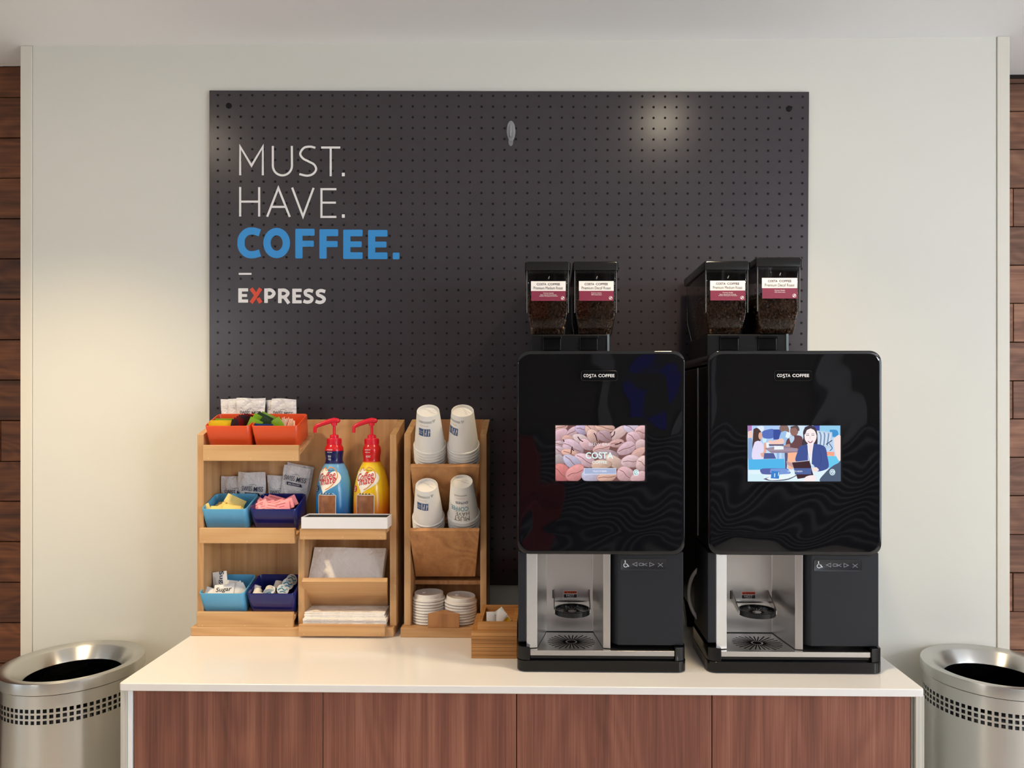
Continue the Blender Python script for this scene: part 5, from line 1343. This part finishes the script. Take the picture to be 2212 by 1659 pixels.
    pg([(1000, 850), (1090, 880), (1140, 980), (1010, 900)], C(196, 160, 160)); pg([(1090, 872), (1365, 846), (1440, 1100), (1180, 1140)], C(70, 48, 54)); pg([(1120, 965), (1400, 965), (1400, 1066), (1140, 1066)], C(86, 104, 160)); ln([(1090, 868), (1365, 842)], 10, C(206, 200, 210), False)
    pg([(1410, 960), (1480, 950), (1520, 1000), (1440, 1020)], C(250, 226, 220), True); pg([(1270, 1165), (1320, 1100), (1440, 1080), (1470, 1130), (1440, 1180), (1280, 1180)], C(252, 238, 236), True)
    pg([(580, 995), (640, 970), (980, 970), (1040, 1000), (1040, 1056), (660, 1066), (590, 1030)], C(92, 104, 168), True); pg([(750, 975), (980, 975), (1060, 1020), (1000, 1060), (760, 1050)], C(124, 156, 220), True)
    pg([(630, 1140), (760, 1110), (1000, 1140), (1130, 1080), (1160, 1090), (1000, 1160), (740, 1170)], C(96, 104, 124), True); pg([(680, 1130), (860, 1080), (1140, 1075), (1000, 1140), (760, 1160)], C(236, 248, 252), True)
    pg([(765, 1010), (895, 1020), (880, 1138), (750, 1130)], C(62, 130, 206)); ln([(815, 1050), (812, 1110)], 14, C(214, 240, 250), False); ln([(880, 1030), (872, 1090)], 12, C(214, 240, 250), False)
    pg([(1870, 830), (1870, 1180), (1540, 1180), (1620, 1040), (1740, 930), (1830, 880)], C(84, 98, 120), True)
    lay[0] += 1; f = lambda x, y: fn(*K(x, y), lay[0])
    text(mb, 'TOUCH TO BEGIN', (1015, 1255, 1004, 1030), f, off=.01, col=C(236, 240, 250))
    el(1735, 1030, 46, 52, C(214, 236, 246)); ln(arc(1735, 1030, 30, 34, 10, 320, 14), 7, C(84, 110, 130), False); ln([(1720, 1052), (1748, 1018)], 8, C(84, 110, 130), False)
    return mb

ident = lambda v: v
xr_ = mapx(LX0, LX1, PX(1530, YM), PX(1905, YM))
mL = machine('black coffee machine on the left, its screen showing coffee beans', ident, screen_beans, 0, True)
mR = machine('black coffee machine on the right, its screen showing people in a cafe', xr_, screen_cafe, 1, True)
MED, DEC = 'Premium Medium Roast', 'Premium Decaf Roast'
SUBM = ['Beans selected from Colombia', 'Brazilian, Nicaraguan & Honduran']; SUBD = ['100% Arabica beans']
def hx(pxc, dz=0.0, dy=0.0, rz=0.0, s=1.0):
    c = PX(pxc, HY0); m = Matrix.Rotation(R(rz), 3, 'Z')
    z0 = PZ(722, HY0, 1180)
    def f(v):
        q = m @ Vector(((v.x-HXC)*s, v.y-HY0, 0)); return Vector((c+q.x, HY0+q.y+dy, v.z+max(0, (v.z-z0))*dz))
    return f
hopper('smoked bean hopper with medium roast label on the left coffee machine', 'dark roasted coffee beans in the left machine\'s medium roast hopper', MED, SUBM, hx(1183))
hopper('smoked bean hopper with decaf roast label on the left coffee machine', 'roasted coffee beans in the left machine\'s decaf roast hopper', DEC, SUBD, hx(1286.5))
hopper('smoked bean hopper with medium roast label on the right coffee machine', 'brown roasted coffee beans in the right machine\'s medium roast hopper', MED, SUBM, hx(1570, 0.0, 0, 0))
hopper('smoked bean hopper with decaf roast label on the right coffee machine', 'dull roasted coffee beans in the right machine\'s decaf roast hopper', DEC, SUBD, hx(1679, 0.035, -.012))
# hose behind the right machine
pts = [P(1509, 1228, 1.925), P(1497, 1243, 1.94), P(1490, 1262, 1.95), P(1488, 1285, 1.955), P(1491, 1305, 1.95), P(1499, 1325, 1.94), P(1511, 1340, 1.925)]
hx_ = bez([(p.x, p.z) for p in pts], 5); hy_ = bez([(p.y, 0) for p in pts], 5)
pts = [Vector((a[0], b[0], a[1])) for a, b in zip(hx_, hy_)]
tag(MB().tube(pts, .0048, 10).build('water_hose', m_hose, None, origin=pts[0], smooth=60), 'pale grey hose looping beside the right coffee machine, between the machines', 'hose')
